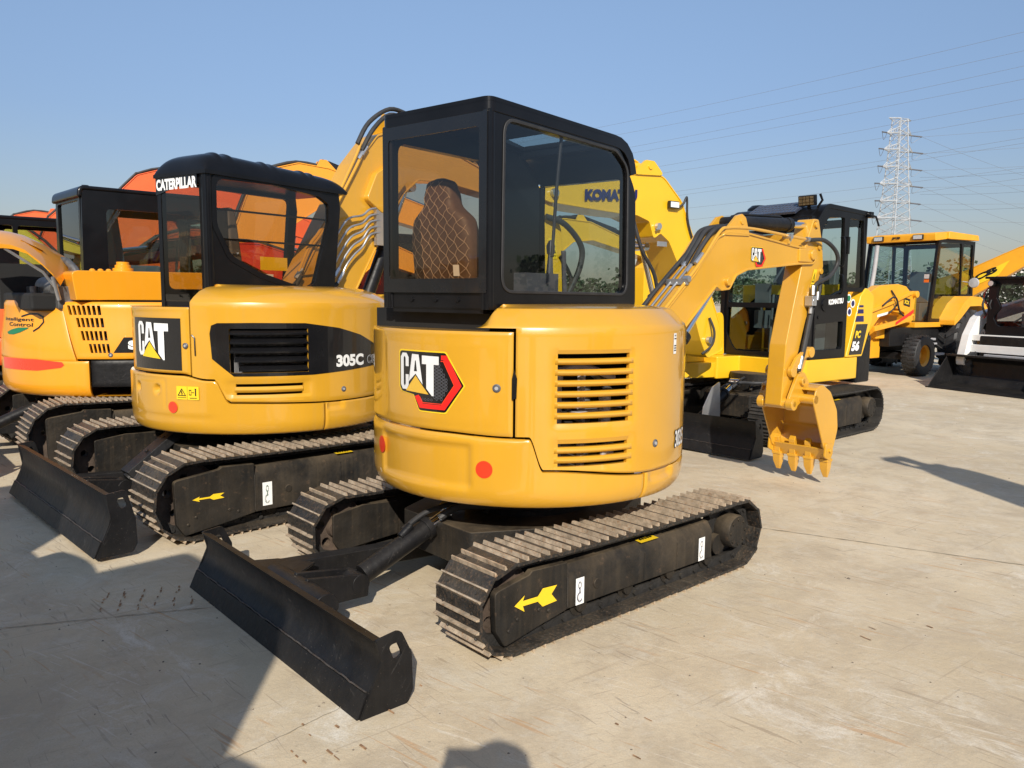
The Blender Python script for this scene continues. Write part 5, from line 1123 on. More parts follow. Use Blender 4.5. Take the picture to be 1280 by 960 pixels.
    g.prism(rpoly([(.45, 2.42), (.63, 2.40), (.62, 2.47), (.42, 2.62)], .02), yr-.03, yl-.05); g.lathe([(.14, 0), (.13, .07), (.08, .11), (0, .12)], (.1, yr+.12, 2.62), (0, 0, 1), 18)
    g.obj('cab_roof', BLK, root, T, bevel=.02, seg=3)
    MS = Matrix.Translation((.475, .06, 2.615)) @ Matrix.Rotation(R(27), 4, 'Y'); sp = G(); sp.cb((0, 0, 0), (.30, .66, .03), MS); so = sp.obj('solar_panel', SOLAR, root, T, bevel=.004)
    g = G()
    for i in range(14): g.cb((0, -.31+i*.0477, .0165), (.29, .004, .002), MS)
    for i in range(3): g.cb((-.07+i*.07, 0, .0165), (.003, .65, .002), MS)
    g.obj('cell_grid', GREY, so, T)
    gg = G()
    decal('', None, None, lambda u, v, o: (u, yl-.02, v), [dw, rw, lw], cut=0, g=gg); gg.obj('side_window', GL_C, cf, T, flat=True, norm=False)
    decal('door_window', GL_C, cf, lambda u, v, o: (u, yr+.02, v), [rpoly([(.46, 1.3), (.40, 2.36), (.29, 2.50), (-.5, 2.5), (-.55, 1.7)], .04)], cut=0, T=T)
    gg = G(); decal('', None, None, lambda u, v, o: (.515+(.08*(2.38-v)/1.2 if v > 1.2 else .08), u, v), [rect(-.50, .53, 1.52, 2.33, .04)], cut=0, g=gg); decal('', None, None, lambda u, v, o: (.595, u, v), [rect(-.45, .53, .95, 1.46, .04)], cut=0, g=gg); gg.obj('windscreen', GL_C, cf, T, flat=True, norm=False)
    g = G(); g.plate(rpoly([(.50, z0+.02), (.50, 1.60), (.1, 1.62), (-.20, 1.66), (-.20, z0+.02)], .02), [lw], yl, yl+.012, lambda u, v, t: (u, t, v)); dp = g.obj('cab_door', BLK, root, T, bevel=.004)
    decal('maker_lettering', WHT, dp, lambda u, v, o: (-u, yl+.014, v+.07*(u+.22)), text="KOMATSU", box=(-.22, .10, 1.50, 1.565), bold=.06, cut=0, T=T)
    g = G(); g.lathe([(0, 0), (.075, 0), (.07, .012), (0, .012)], (.30, yl+.012, 1.50), (0, 1, 0), 20); g.box(.24, .36, yl+.018, yl+.03, 1.49, 1.515); g.lathe([(0, 0), (.02, 0), (.02, .01), (0, .01)], (.42, yl+.012, 1.36), (0, 1, 0), 12)
    g.obj('door_handle', BLK, dp, T)
    for i, (x, z, c) in enumerate(((-.24, 1.58, GRNV), (-.34, 1.52, NAVY), (-.27, 1.42, NAVY))):
        s = decal('round_sticker', WHT, cf if x < -.23 else dp, lambda u, v, o: (u, yl+.002, v), [circ(x, z, .052, 20)], cut=0, T=T); decal('sticker_print', c, s, lambda u, v, o: (u, yl+.004, v), [circ(x, z, .036, 16)], cut=0, T=T)
    g = G(); g.tube([(.02, yl+.01, 2.28), (.02, yl+.06, 2.26), (.02, yl+.06, 1.98), (.02, yl+.01, 1.96)], .012, smooth=3); g.tube([(.0, yl+.01, 1.85), (.0, yl+.05, 1.83), (.0, yl+.05, 1.66), (.0, yl+.01, 1.64)], .012, smooth=3); g.box(-.15, -.11, yl, yl+.03, 2.1, 2.3)
    g.obj('grab_rail', BLK, root, T)
    g = G(); M = Matrix.Translation((.48, .46, 2.685)) @ Matrix.Rotation(R(8), 4, 'Y'); g.cb((0, 0, 0), (.06, .21, .12), M); lm = g.obj('work_lamp', BLK, root, T, bevel=.01)
    g = G(); g.cb((.032, 0, 0), (.006, .185, .095), M); g.obj('lamp_lens', LENSD, lm, T)
    g = G(); [g.cb((.036, 0, z), (.004, .185, .003), M) for z in (-.02, .02)]+[g.cb((.036, y, 0), (.004, .003, .095), M) for y in (-.045, 0, .045)]; g.tube([(.44, .46, 2.56), (.45, .46, 2.64)], .02); g.tube([(.44, .56, 2.60), (.44, .62, 2.68), (.46, .60, 2.75)], .014); g.obj('lamp_grille', BLK, lm, T)
    g = G(); g.tube([(-.55, yl, 2.6), (-.62, yl+.08, 2.56), (-.66, yl+.1, 2.45)], .012); g.box(-.64, -.56, yl-.02, yl+.04, 2.55, 2.62); g.obj('antenna_mount', BLK, root, T)
    # interior
    G().box(-.29, -.25, yr+.05, yl-.05, .92, 1.62).obj('cab_rear_panel', DRK, root, T)
    g = G(); g.box(-.24, .1, -.15, .35, .92, 1.3); g.prism(rpoly([(-.5, 1.3), (-.38, 1.3), (-.46, 2.05), (-.56, 2.05)], .03), -.12, .32); g.obj('seat', GREY, root, T, bevel=.03)
    g = G()
    for y in (-.02, .12): g.tube([(.38, y, .92), (.34, y, 1.62)], .014)
    g.box(.0, .2, .36, .48, 1.2, 1.42); g.box(.0, .2, -.38, -.24, 1.2, 1.42); g.tube([(.15, .42, 1.42), (.2, .42, 1.62)], .014); g.tube([(.15, -.31, 1.42), (.2, -.31, 1.62)], .014); g.tube([(.50, .45, 2.3), (.54, .1, 1.75)], .012); g.box(.42, .46, -.2, .0, 1.5, 1.75); g.obj('control_levers', GREY, root, T)
    # boom rising to the knee and running forward, arm hanging
    TB = inv @ T3(2.35, 9.1, 0, 218)
    boom = rpoly([(.02, .98), (.10, 1.28), (.58, 2.16), (.82, 2.58), (1.14, 2.83), (1.60, 2.79), (2.2, 2.66), (2.84, 2.545), (2.86, 2.49), (2.66, 2.44), (2.25, 2.42), (1.74, 2.40), (1.50, 2.40), (1.31, 2.35), (1.24, 2.18), (1.14, 2.24), (1.0, 2.16), (.72, 1.75), (.42, 1.10), (.30, .9)],
                 [.06, .1, .5, .3, .25, .2, .1, .02, .02, .05, .1, .1, .08, .06, .03, .04, .1, .2, .1, .06], 5)
    arm = rpoly([(2.74, 2.56), (2.86, 2.58), (2.80, 2.42), (2.72, 2.34), (2.74, 2.20), (2.86, 2.16), (2.88, 2.04), (2.78, 1.60), (2.70, .75), (2.55, .75), (2.40, 1.5), (2.48, 2.2), (2.62, 2.48)], [.03, .03, .05, .06, .04, .03, .03, .1, .03, .03, .1, .1, .05], 4)
    bm, ar = boom_arm(root, TB @ Matrix.Translation((0, -.06, 0)), boom, [(a, b) for a, b in arm], .38, .30, KYEL, rim=.006)
    g = G()
    for y in (-.13, .13): g.prism(rpoly([(1.12, 2.82), (1.28, 2.95), (1.40, 2.95), (1.60, 2.79)], .03), y-.014, y+.014); g.cyl((1.34, y-.025, 2.89), (1.34, y+.025, 2.89), .03, n=12)
    g.obj('cylinder_bracket', KYEL, bm, TB)
    cylinder(root, TB, (1.34, 2.89), (2.62, 2.86), .055, .62, KYEL, name='arm_cylinder', pin=.1)
    cylinder(root, TB, (.70, .80), (1.22, 2.1), .055, .6, BLM, name='boom_cylinder', pin=.08, y=-.06)
    fb = lambda u, v, o: (2.235-u, .1395+o, v+.08*u)
    decal('maker_lettering', NAVY, bm, fb, text="KOMATSU", box=(0, .72, 2.478, 2.588), bold=.07, cut=0, T=TB)
    g = G(); g.cb((.98, .155, 2.535), (.15, .035, .075)); wl = g.obj('boom_lamp', BKV, bm, TB, bevel=.004); G().cb((.98, .175, 2.535), (.125, .006, .055)).obj('lamp_lens', WHT, wl, TB)
    g = G(); g.tube([(.90, .15, 2.51), (.84, .17, 2.56), (.80, .17, 2.62), (.76, .15, 2.60), (.72, .145, 2.35), (.50, .145, 1.95), (.35, .145, 1.70)], .012, smooth=5); g.tube([(2.70, .12, 2.30), (2.50, .16, 2.24), (2.30, .17, 2.05), (2.30, .16, 1.85), (2.42, .14, 1.60)], .028, smooth=6); g.tube([(2.5, .10, 1.95), (2.38, .12, 1.75), (2.4, .12, 1.6)], .02, smooth=5)
    g.tube([(.30, .14, 1.35), (.27, .19, 1.2), (.3, .19, 1.05), (.42, .15, .95)], .014, smooth=5); g.tube([(1.55, .12, 2.36), (1.45, .16, 2.05), (1.25, .16, 1.8), (1.15, .14, 1.5)], .02, smooth=5)
    g.obj('hydraulic_hose', RUB, bm, TB)
    g = G(); g.cyl((1.20, .13, 2.30), (1.20, .17, 2.30), .035, n=14); g.cyl((2.62, .13, 2.52), (2.62, .17, 2.52), .04, n=14); g.box(1.05, 1.2, .139, .142, 2.1, 2.15); g.cyl((1.16, .14, 2.30), (1.24, .16, 2.26), .014, n=8); g.cyl((.30, .13, 1.1), (.30, .17, 1.1), .04, n=14); g.obj('pin_bolts', ZNC, bm, TB)
    warn_decal(ar, lambda u, v, o: (2.62-u*1+v*.15, .092+o, 1.92+v), TB, w=.09, h=.19, two=False)
    bucket(root, TB, KYEL, hw=.3, P=(2.62, .75), tz=.05)
excavator_right()
# ------------------------------------------------------------------ backhoe loader
def tyre(g, x, y, z, r, wd, hub, treads=20, chev=False):
    g.cur = 0; prof = [(hub, -wd*.40), (hub*1.06, -wd*.47), (r*.80, -wd*.5), (r*.93, -wd*.46), (r*.975, -wd*.36), (r*.985, 0), (r*.975, wd*.36), (r*.93, wd*.46), (r*.80, wd*.5), (hub*1.06, wd*.47), (hub, wd*.40)]
    g.lathe(prof, (x, y, z), (0, 1, 0), 40, caps=False)
    for i in range(treads):
        a = 2*pi*i/treads
        for s in (-1, 1):
            a2 = a+(pi/treads if s > 0 else 0); M = Matrix.Translation((x, y, z)) @ Matrix.Rotation(-a2, 4, 'Y')
            if chev: g.add([(r*.93, s*.01, -.03*r/.6), (r*1.03, s*.01, -.03*r/.6), (r*1.03, s*.01, .05*r/.6), (r*.93, s*.01, .05*r/.6), (r*.86, s*wd*.5, .10*r/.6), (r*.99, s*wd*.49, .10*r/.6), (r*.99, s*wd*.49, .17*r/.6), (r*.86, s*wd*.5, .17*r/.6)], [(0, 1, 2, 3), (7, 6, 5, 4), (0, 4, 5, 1), (1, 5, 6, 2), (2, 6, 7, 3), (3, 7, 4, 0)], M)
            else:
                for k in range(3): g.cb((r*.99, s*wd*(.08+.15*k), 0), (r*.035, wd*.11, r*.10), M)
def wheel(root, x, y, r, wd, m, out, chev=False, name='wheel'):
    g = G(); tyre(g, x, y, r, r, wd, r*.52, 18 if chev else 26, chev); w_ = g.obj('tyre', RUB, root, None, ang=30)
    g = G(); s = out; g.lathe([(0, s*wd*.10), (r*.14, s*wd*.12), (r*.14, s*wd*.02), (r*.36, -s*wd*.02), (r*.42, s*wd*.30), (r*.50, s*wd*.38), (r*.54, s*wd*.42), (r*.54, -s*wd*.4), (0, -s*wd*.4)], (x, y, r), (0, 1, 0), 32)
    for i in range(8): a = 2*pi*i/8; g.cyl((x+r*.24*cos(a), y, r+r*.24*sin(a)), (x+r*.24*cos(a), y+s*wd*.06, r+r*.24*sin(a)), r*.025, n=6)
    g.obj('rim', m, w_, None, ang=30)
def backhoe_loader():
    root = thing('backhoe_loader', 'yellow wheeled backhoe loader with a yellow cab roof parked at the right', 'loader', T3(7.44, 16.62, 0, 216))
    for s in (1, -1): wheel(root, -.55, s*.88, .425, .32, JYEL, s); wheel(root, -2.35, s*.88, .68, .44, JYEL, s, True)
    g = G(); g.box(-3.2, .55, -.38, .38, .50, 1.0); g.box(-.85, -.25, -.8, .8, .34, .48); g.box(-2.0, .3, .42, .72, .62, 1.0); g.box(-2.0, .3, -.72, -.42, .62, 1.0); g.box(.3, .62, -.45, .45, .45, .95)
    g.obj('chassis', BLM, root, bevel=.02)
    g = G(); g.box(-1.05, -.35, .55, .98, .73, .78); g.box(-1.6, -1.05, .62, .92, .40, .45); g.box(-1.5, -1.1, .68, .80, .62, .66); g.obj('step', LGREY, root, bevel=.01)
    g = G(); g.box(.25, .80, -.42, .50, .38, .80); g.box(.0, .6, .30, .60, .78, 1.02); g.obj('front_frame', JYEL, root, bevel=.02)
    g = G(); g.prism(rpoly([(-1.25, 1.0), (-1.25, 1.72), (-.4, 1.70), (.55, 1.45), (.62, .95)], [.02, .05, .1, .12, .05]), -.42, .42); g.obj('bonnet', JYEL, root, bevel=.05, seg=4)
    g = G(); g.prism(rpoly([(-1.55, 1.03), (-1.55, 1.15), (-1.9, 1.5), (-2.2, 1.66), (-2.7, 1.64), (-3.1, 1.35), (-3.1, 1.25), (-2.7, 1.45), (-2.2, 1.44), (-1.85, 1.2)], [.02, .05, .1, .15, .15, .05, .05, .1, .1, .05]), .50, 1.10); g.prism(rpoly([(-1.55, 1.03), (-1.55, 1.15), (-1.9, 1.5), (-2.2, 1.66), (-2.7, 1.64), (-3.1, 1.35), (-3.1, 1.25), (-2.7, 1.45), (-2.2, 1.44), (-1.85, 1.2)], [.02, .05, .1, .15, .15, .05, .05, .1, .1, .05]), -1.10, -.50)
    g.box(-1.7, -.5, .45, .8, 1.0, 1.10); g.obj('rear_mudguard', JYEL, root, bevel=.02)
    # cab
    xf, xr, y = -1.2, -2.95, .78; z0, z1 = 1.05, 2.86
    side = rpoly([(-1.05, z0), (-1.32, z1), (xr+.05, z1), (xr-.05, 1.62), (-2.45, 1.60), (-1.75, z0)], .03, 3)
    dw = rpoly([(-1.20, 1.18), (-1.42, 2.78), (-2.33, 2.79), (-2.42, 1.66), (-1.72, 1.17)], [.04, .04, .04, .06, .06], 4); rw = rpoly([(-2.43, 1.70), (-2.42, 2.78), (-2.85, 2.78), (-2.9, 1.70)], .03, 3)
    g = G()
    for s in (1, -1): g.plate(side, [dw, rw], s*y, s*(y-.05), lambda u, v, t: (u, t, v))
    g.plate([(-y, z0), (y, z0), (y, z1), (-y, z1)], [rpoly([(-.72, 1.72), (-.36, 1.12), (.36, 1.12), (.72, 1.12), (.72, 2.76), (-.72, 2.76)], [.05, .03, .03, .03, .05, .05], 4)], 0, .05, lambda u, v, t: (-1.08-.25*(v-z0)/(z1-z0)-t, u, v))
    g.plate([(-y, 1.6), (y, 1.6), (y, z1), (-y, z1)], [rect(-.7, .7, 1.7, 2.75, .05)], xr, xr+.04, lambda u, v, t: (t, u, v)); g.box(-2.9, -1.2, -.7, .7, 1.0, 1.08)
    cf = g.obj('cab_frame', BLK, root, bevel=.01)
    gg = G()
    for s in (1, -1): decal('', None, None, lambda u, v, o: (u, s*(y-.02), v), [dw, rw], cut=0, g=gg)
    decal('', None, None, lambda u, v, o: (-1.105-.25*(v-z0)/(z1-z0), u, v), [rpoly([(-.72, 1.72), (-.36, 1.12), (.72, 1.12), (.72, 2.76), (-.72, 2.76)], .04, 3)], cut=0, g=gg); decal('', None, None, lambda u, v, o: (xr+.02, u, v), [rect(-.7, .7, 1.7, 2.75)], cut=0, g=gg)
    gg.obj('cab_window', GL_C, cf, flat=True, norm=False)
    g = G(); g.prism(rpoly([(-1.12, 2.80), (-1.10, 2.96), (-1.6, 2.99), (-1.62, 2.86)], .03), -.72, .80); g.prism(rpoly([(-1.60, 2.86), (-1.62, 3.02), (-2.95, 3.0), (-3.0, 2.88)], [.02, .05, .05, .02]), -.84, .84); rf = g.obj('cab_roof', JYEL, root, bevel=.03, seg=3)
    for yy in (-.42, .45): g = G(); g.cb((-1.085, yy, 2.89), (.05, .22, .11)); o = g.obj('roof_lamp', BKV, rf, None, bevel=.01); G().cb((-1.055, yy, 2.89), (.01, .18, .08)).obj('lamp_lens', LENS, o)
    decal('maker_badge', BKV, rf, lambda u, v, o: (-1.092, u, v), text='JCB', box=(-.13, .06, 2.86, 2.92), bold=.06, cut=0)
    g = G(); g.tube([(-.95, -.46, 1.75), (-1.0, -.43, 2.2), (-1.03, -.41, 2.75)], .045, n=14, smooth=3); g.obj('exhaust_pipe', LGREY, root)
    g = G(); g.box(-1.10, -1.02, .66, .78, 1.94, 2.12); o = g.obj('side_lamp', BKV, cf, None, bevel=.01); g = G(); g.cb((-1.01, .72, 2.06), (.01, .10, .09)); g.obj('lamp_lens', LENS, o); G().cb((-1.01, .72, 1.965), (.012, .10, .06)).obj('indicator', ORV, o)
    g = G(); g.lathe([(0, 0), (.11, 0), (.10, .03), (0, .04)], (-2.52, 1.0, 1.95), (1, 0, 0), 16); g.tube([(-2.55, .95, 1.95), (-2.55, .75, 1.98)], .012); g.obj('wing_mirror', LGREY, root)
    g = G(); g.box(-2.2, -1.75, -.3, .25, 1.1, 1.5); g.prism(rpoly([(-2.25, 1.5), (-2.12, 1.5), (-2.2, 2.2), (-2.32, 2.2)], .03), -.25, .22); g.obj('seat', GREY, root, bevel=.03)
    g = G(); g.tube([(-1.30, .0, 1.2), (-1.45, .0, 1.75)], .03); g.lathe([(.17, -.015), (.19, 0), (.17, .015), (.165, 0), (.17, -.015)], (-1.48, 0, 1.78), (-.5, 0, 1), 24, caps=False); g.obj('steering_wheel', RUB, root)
    # loader arms, tilt rams, bucket ahead
    for s in (1, -1):
        g = G(); g.prism(rpoly([(1.45, 1.62), (.9, 1.84), (.2, 1.88), (-.1, 1.84), (-.45, 1.62), (-.42, 1.35), (-.35, 1.15), (-.15, 1.12), (-.1, 1.3), (.25, 1.40), (.8, 1.25), (1.3, .85), (1.95, .35), (2.0, .55)], [.1, .1, .1, .1, .08, .1, .05, .05, .08, .1, .1, .1, .05, .05], 4), s*.60, s*.78)
        la = g.obj('loader_arm', JYEL, root, bevel=.012)
        g = G(); g.strip([(1.2, 1.35), (.5, 1.5), (-.3, 1.72)], .06, s*.78, s*.83); g.strip([(1.1, 1.0), (.3, 1.1), (-.4, 1.22)], .10, s*.78, s*.84); g.cyl((-.42, s*.58, 1.68), (-.42, s*.86, 1.68), .07, n=16); g.cyl((.2, s*.58, 1.3), (.2, s*.84, 1.3), .05, n=14); g.cyl((-.35, s*.58, 1.22), (-.35, s*.84, 1.22), .06, n=14); g.obj('arm_linkage', JYEL, la, bevel=.006)
        g = G(); g.tube([(.9, s*.86, 1.45), (.5, s*.88, 1.62), (.3, s*.88, 1.35), (.1, s*.86, 1.25)], .018, smooth=5); g.tube([(.5, s*.80, 1.75), (.3, s*.83, 1.5), (.6, s*.83, 1.3)], .015, smooth=5); g.obj('hydraulic_hose', RUB, la)
        if s > 0:
            decal('model_panel', BKV, la, lambda u, v, o: (-u, .783+o, v), [[(.02, 1.62), (.28, 1.58), (.28, 1.42), (.02, 1.46)]], cut=0); decal('model_lettering', YLV, la, lambda u, v, o: (-u, .786+o, v-.15*u), text='3CX', box=(.05, .24, 1.50, 1.58), bold=.05, cut=0)
            decal('stripe_decal', REDV, la, lambda u, v, o: (-u, .845+o, v), [[(-.35, 1.06), (.32, 1.30), (.32, 1.38), (-.35, 1.12)]], cut=0); decal('caution_strip', WHT, la, lambda u, v, o: (u, .785+o, v), [[(.95, 1.22), (.55, 1.28), (.55, 1.33), (.95, 1.27)]], cut=0)
    g = G(); out = rpoly([(1.15, .3), (1.15, 1.0), (1.35, 1.05), (1.55, .45), (2.0, .12), (1.95, .08), (1.3, .08)], .06, 4)
    g.strip([(2.15, .92), (1.97, .85), (1.92, .3), (2.05, .12), (2.75, .10)], .025, -1.12, 1.12); [g.prism(rpoly([(2.15, .92), (1.97, .85), (1.92, .3), (2.05, .12), (2.75, .10)], .02), s*1.10, s*1.12) for s in (1, -1)]; g.obj('loader_bucket', JYEL, root, bevel=.004)
    # rear digging arm folded behind, seen past the cab
    TB = T3(-3.3, .1, .28, 97)
    bm = rpoly([(-.45, .9), (-.3, 1.75), (.35, 1.95), (1.4, 2.45), (2.2, 2.75), (2.35, 2.55), (1.6, 2.1), (.5, 1.35), (0, .8)], .12, 4); am = rpoly([(2.1, 2.9), (2.45, 2.75), (2.3, 1.6), (2.1, .6), (1.95, .6), (2.0, 1.8)], .08, 4)
    a_, b_ = boom_arm(root, TB, bm, am, .22, .2, JYEL, name='digging_boom'); cylinder(root, TB, (.15, 1.72), (2.6, 3.0), .09, .42, JYEL, name='boom_cylinder', pin=.12)
    for s in (-1, 1):
        pn = decal('maker_panel', YLV, a_, lambda u, v, o: (u, s*(.118+o), v), [[(.25, 1.45), (.55, 1.80), (1.25, 2.18), (1.05, 1.85)]], cut=0, T=TB)
        decal('maker_lettering', BKV, pn, lambda u, v, o: (u if s < 0 else 1.5-u, s*(.121+o), v+.5*((u if s < 0 else 1.5-u)-.4)), text='JCB', box=(.42, 1.02, 1.58, 1.76), bold=.07, cut=0, T=TB)
    g = G()
    for s in (1, -1): g.box(-3.5, -3.3, s*1.0-.1, s*1.0+.1, .25, 1.45); g.cyl((-3.4, s*1.0, .02), (-3.4, s*1.0, .3), .06, n=12)
    g.box(-3.5, -3.3, -1.1, 1.1, .8, 1.1); g.obj('stabiliser', BLM, root, bevel=.01)
    G().cyl((-3.2, 1.13, .75), (-3.22, 1.15, 1.15), .04, n=12).obj('marker_tube', REDM, root)
backhoe_loader()
# ------------------------------------------------------------------ skid steer loader
def skid_steer():
    root = thing('skid_steer_loader', 'white skid steer loader with a black cab and wide black bucket at the right edge', 'loader', T3(8.6, 14.4, 0, 204) @ Matrix.Translation((0, .75, 0)))
    for s in (1, -1):
        for x in (.1, -1.0): wheel(root, x, s*.72, .38, .28, WHP, s, True)
    g = G(); g.box(-1.6, .35, -.55, .55, .25, .95); g.prism(rpoly([(-1.75, .5), (-1.8, 1.3), (-1.3, 1.45), (-.9, .9)], .05), -.6, .6); g.obj('body', BLM, root, bevel=.03)
    for s in (1, -1):
        g = G(); g.prism(rpoly([(.52, .50), (.40, .95), (.22, 1.25), (.05, 1.36), (-1.6, 1.70), (-1.75, 1.55), (-1.5, 1.45), (.0, 1.15), (.15, .9), (.30, .40), (.50, .40)], .05, 3), s*.70, s*.86); g.obj('lift_arm', WHP, root, bevel=.015)
    g = G(); g.box(.22, .34, -.75, .75, .85, .96); g.box(.22, .36, -.75, .75, .64, .78); g.obj('cross_member', WHP, root, bevel=.01)
    g = G(); g.box(.24, .33, -.6, .72, .78, .86); g.obj('cross_panel', BKV, root); G().box(.36, .42, -.4, .4, .3, .62).obj('quick_hitch', LGREY, root, bevel=.01)
    g = G(); [g.cyl((.335, y, .82), (.345, y, .82), .014, n=8) for y in (-.5, -.2, .1, .4)]; g.obj('bolts', WHP, root)
    xf, xr, y, z0, z1 = .22, -1.15, .53, .95, 1.95
    dw = rpoly([(-.33, 1.12), (.40, 1.12), (.40, 1.86), (-.33, 1.86), (-.38, 1.62), (-.28, 1.45), (-.42, 1.28)], [.08, .08, .06, .06, .06, .08, .06], 4)
    g = G(); g.plate([(-y, z0), (y, z0), (y, z1), (-y, z1)], [dw], xf-.05, xf, lambda u, v, t: (t, -u if False else u, v))
    sd = [(xr, z0), (xf-.05, z0), (xf-.05, z1), (xr, z1)]
    for s in (1, -1): g.plate(sd, [rect(-.95, .0, 1.2, 1.85, .05)], s*y, s*(y-.04), lambda u, v, t: (u, t, v))
    g.plate([(-y, z0), (y, z0), (y, z1), (-y, z1)], [rect(-.4, .4, 1.2, 1.85, .05)], xr, xr+.04, lambda u, v, t: (t, u, v))
    cf = g.obj('cab_frame', BLK, root, bevel=.015)
    g = G(); g.box(xr, xf+.10, -y-.02, y+.02, z1, z1+.04); g.obj('cab_roof', BLK, root, bevel=.012)
    gg = G(); decal('', None, None, lambda u, v, o: (xf-.02, u, v), [dw], cut=0, g=gg); decal('', None, None, lambda u, v, o: (xr+.02, u, v), [rect(-.4, .4, 1.2, 1.85)], cut=0, g=gg)
    for s in (1, -1): decal('', None, None, lambda u, v, o: (u, s*(y-.02), v), [rect(-.95, .0, 1.2, 1.85)], cut=0, g=gg)
    gg.obj('cab_window', GL_M, cf, flat=True, norm=False)
    g = G(); g.box(-.8, -.3, -.25, .25, 1.0, 1.35); g.prism([(-.85, 1.35), (-.72, 1.35), (-.8, 1.85), (-.9, 1.85)], -.22, .22); g.obj('seat', GREY, root, bevel=.02)
    g = G(); g.cyl((xf+.02, -.44, 1.87), (xf+.09, -.44, 1.87), .055, n=16); o = g.obj('work_lamp', BKV, cf); G().cyl((xf+.09, -.44, 1.87), (xf+.095, -.44, 1.87), .045, n=16).obj('lamp_lens', LENS, o)
    g = G(); g.tube([(xf+.02, .1, 1.15), (xf+.05, .0, 1.2), (xf+.05, .35, 1.42)], .014); g.tube([(xf+.01, -.46, 1.42), (xf+.05, -.46, 1.5), (xf+.01, -.46, 1.58)], .012); g.obj('wiper', RUB, cf)
    g = G(); g.tube([(.1, -.62, 1.8), (.15, -.66, 1.65), (.05, -.62, 1.4), (.12, -.66, 1.25)], .012, smooth=5); g.obj('cab_cable', REDM, root)
    g = G(); g.tube([(.15, -.6, 1.3), (.2, -.64, 1.5), (.1, -.62, 1.7)], .02, smooth=4); g.tube([(.30, -.3, .6), (.42, 0, .55), (.3, .3, .62)], .02, smooth=5); g.obj('hydraulic_hose', RUB, root)
    # bucket, open side up, back against the arms
    g = G(); pr = [(.62, .58), (.50, .56), (.42, .48), (.43, .22), (.55, .06), (.95, .02), (1.06, .01)]
    g.strip(rpoly(pr, [0, .03, .05, .08, .08, .1, 0], 4), .016, -.95, .95)
    for s in (1, -1): g.prism(rpoly([(.62, .58), (.44, .52), (.42, .22), (.55, .05), (1.08, .005), (1.02, .10)], [.02, .05, .08, .08, .01, .02], 4), s*.95, s*.935)
    g.box(.56, .66, -.95, .95, .565, .60); g.box(1.0, 1.12, -.97, .97, .0, .022)
    g.obj('loader_bucket', BLM, root, bevel=.004)
skid_steer()
GL_K = glass('black_tinted_glass', (.06, .06, .06), 1.0)
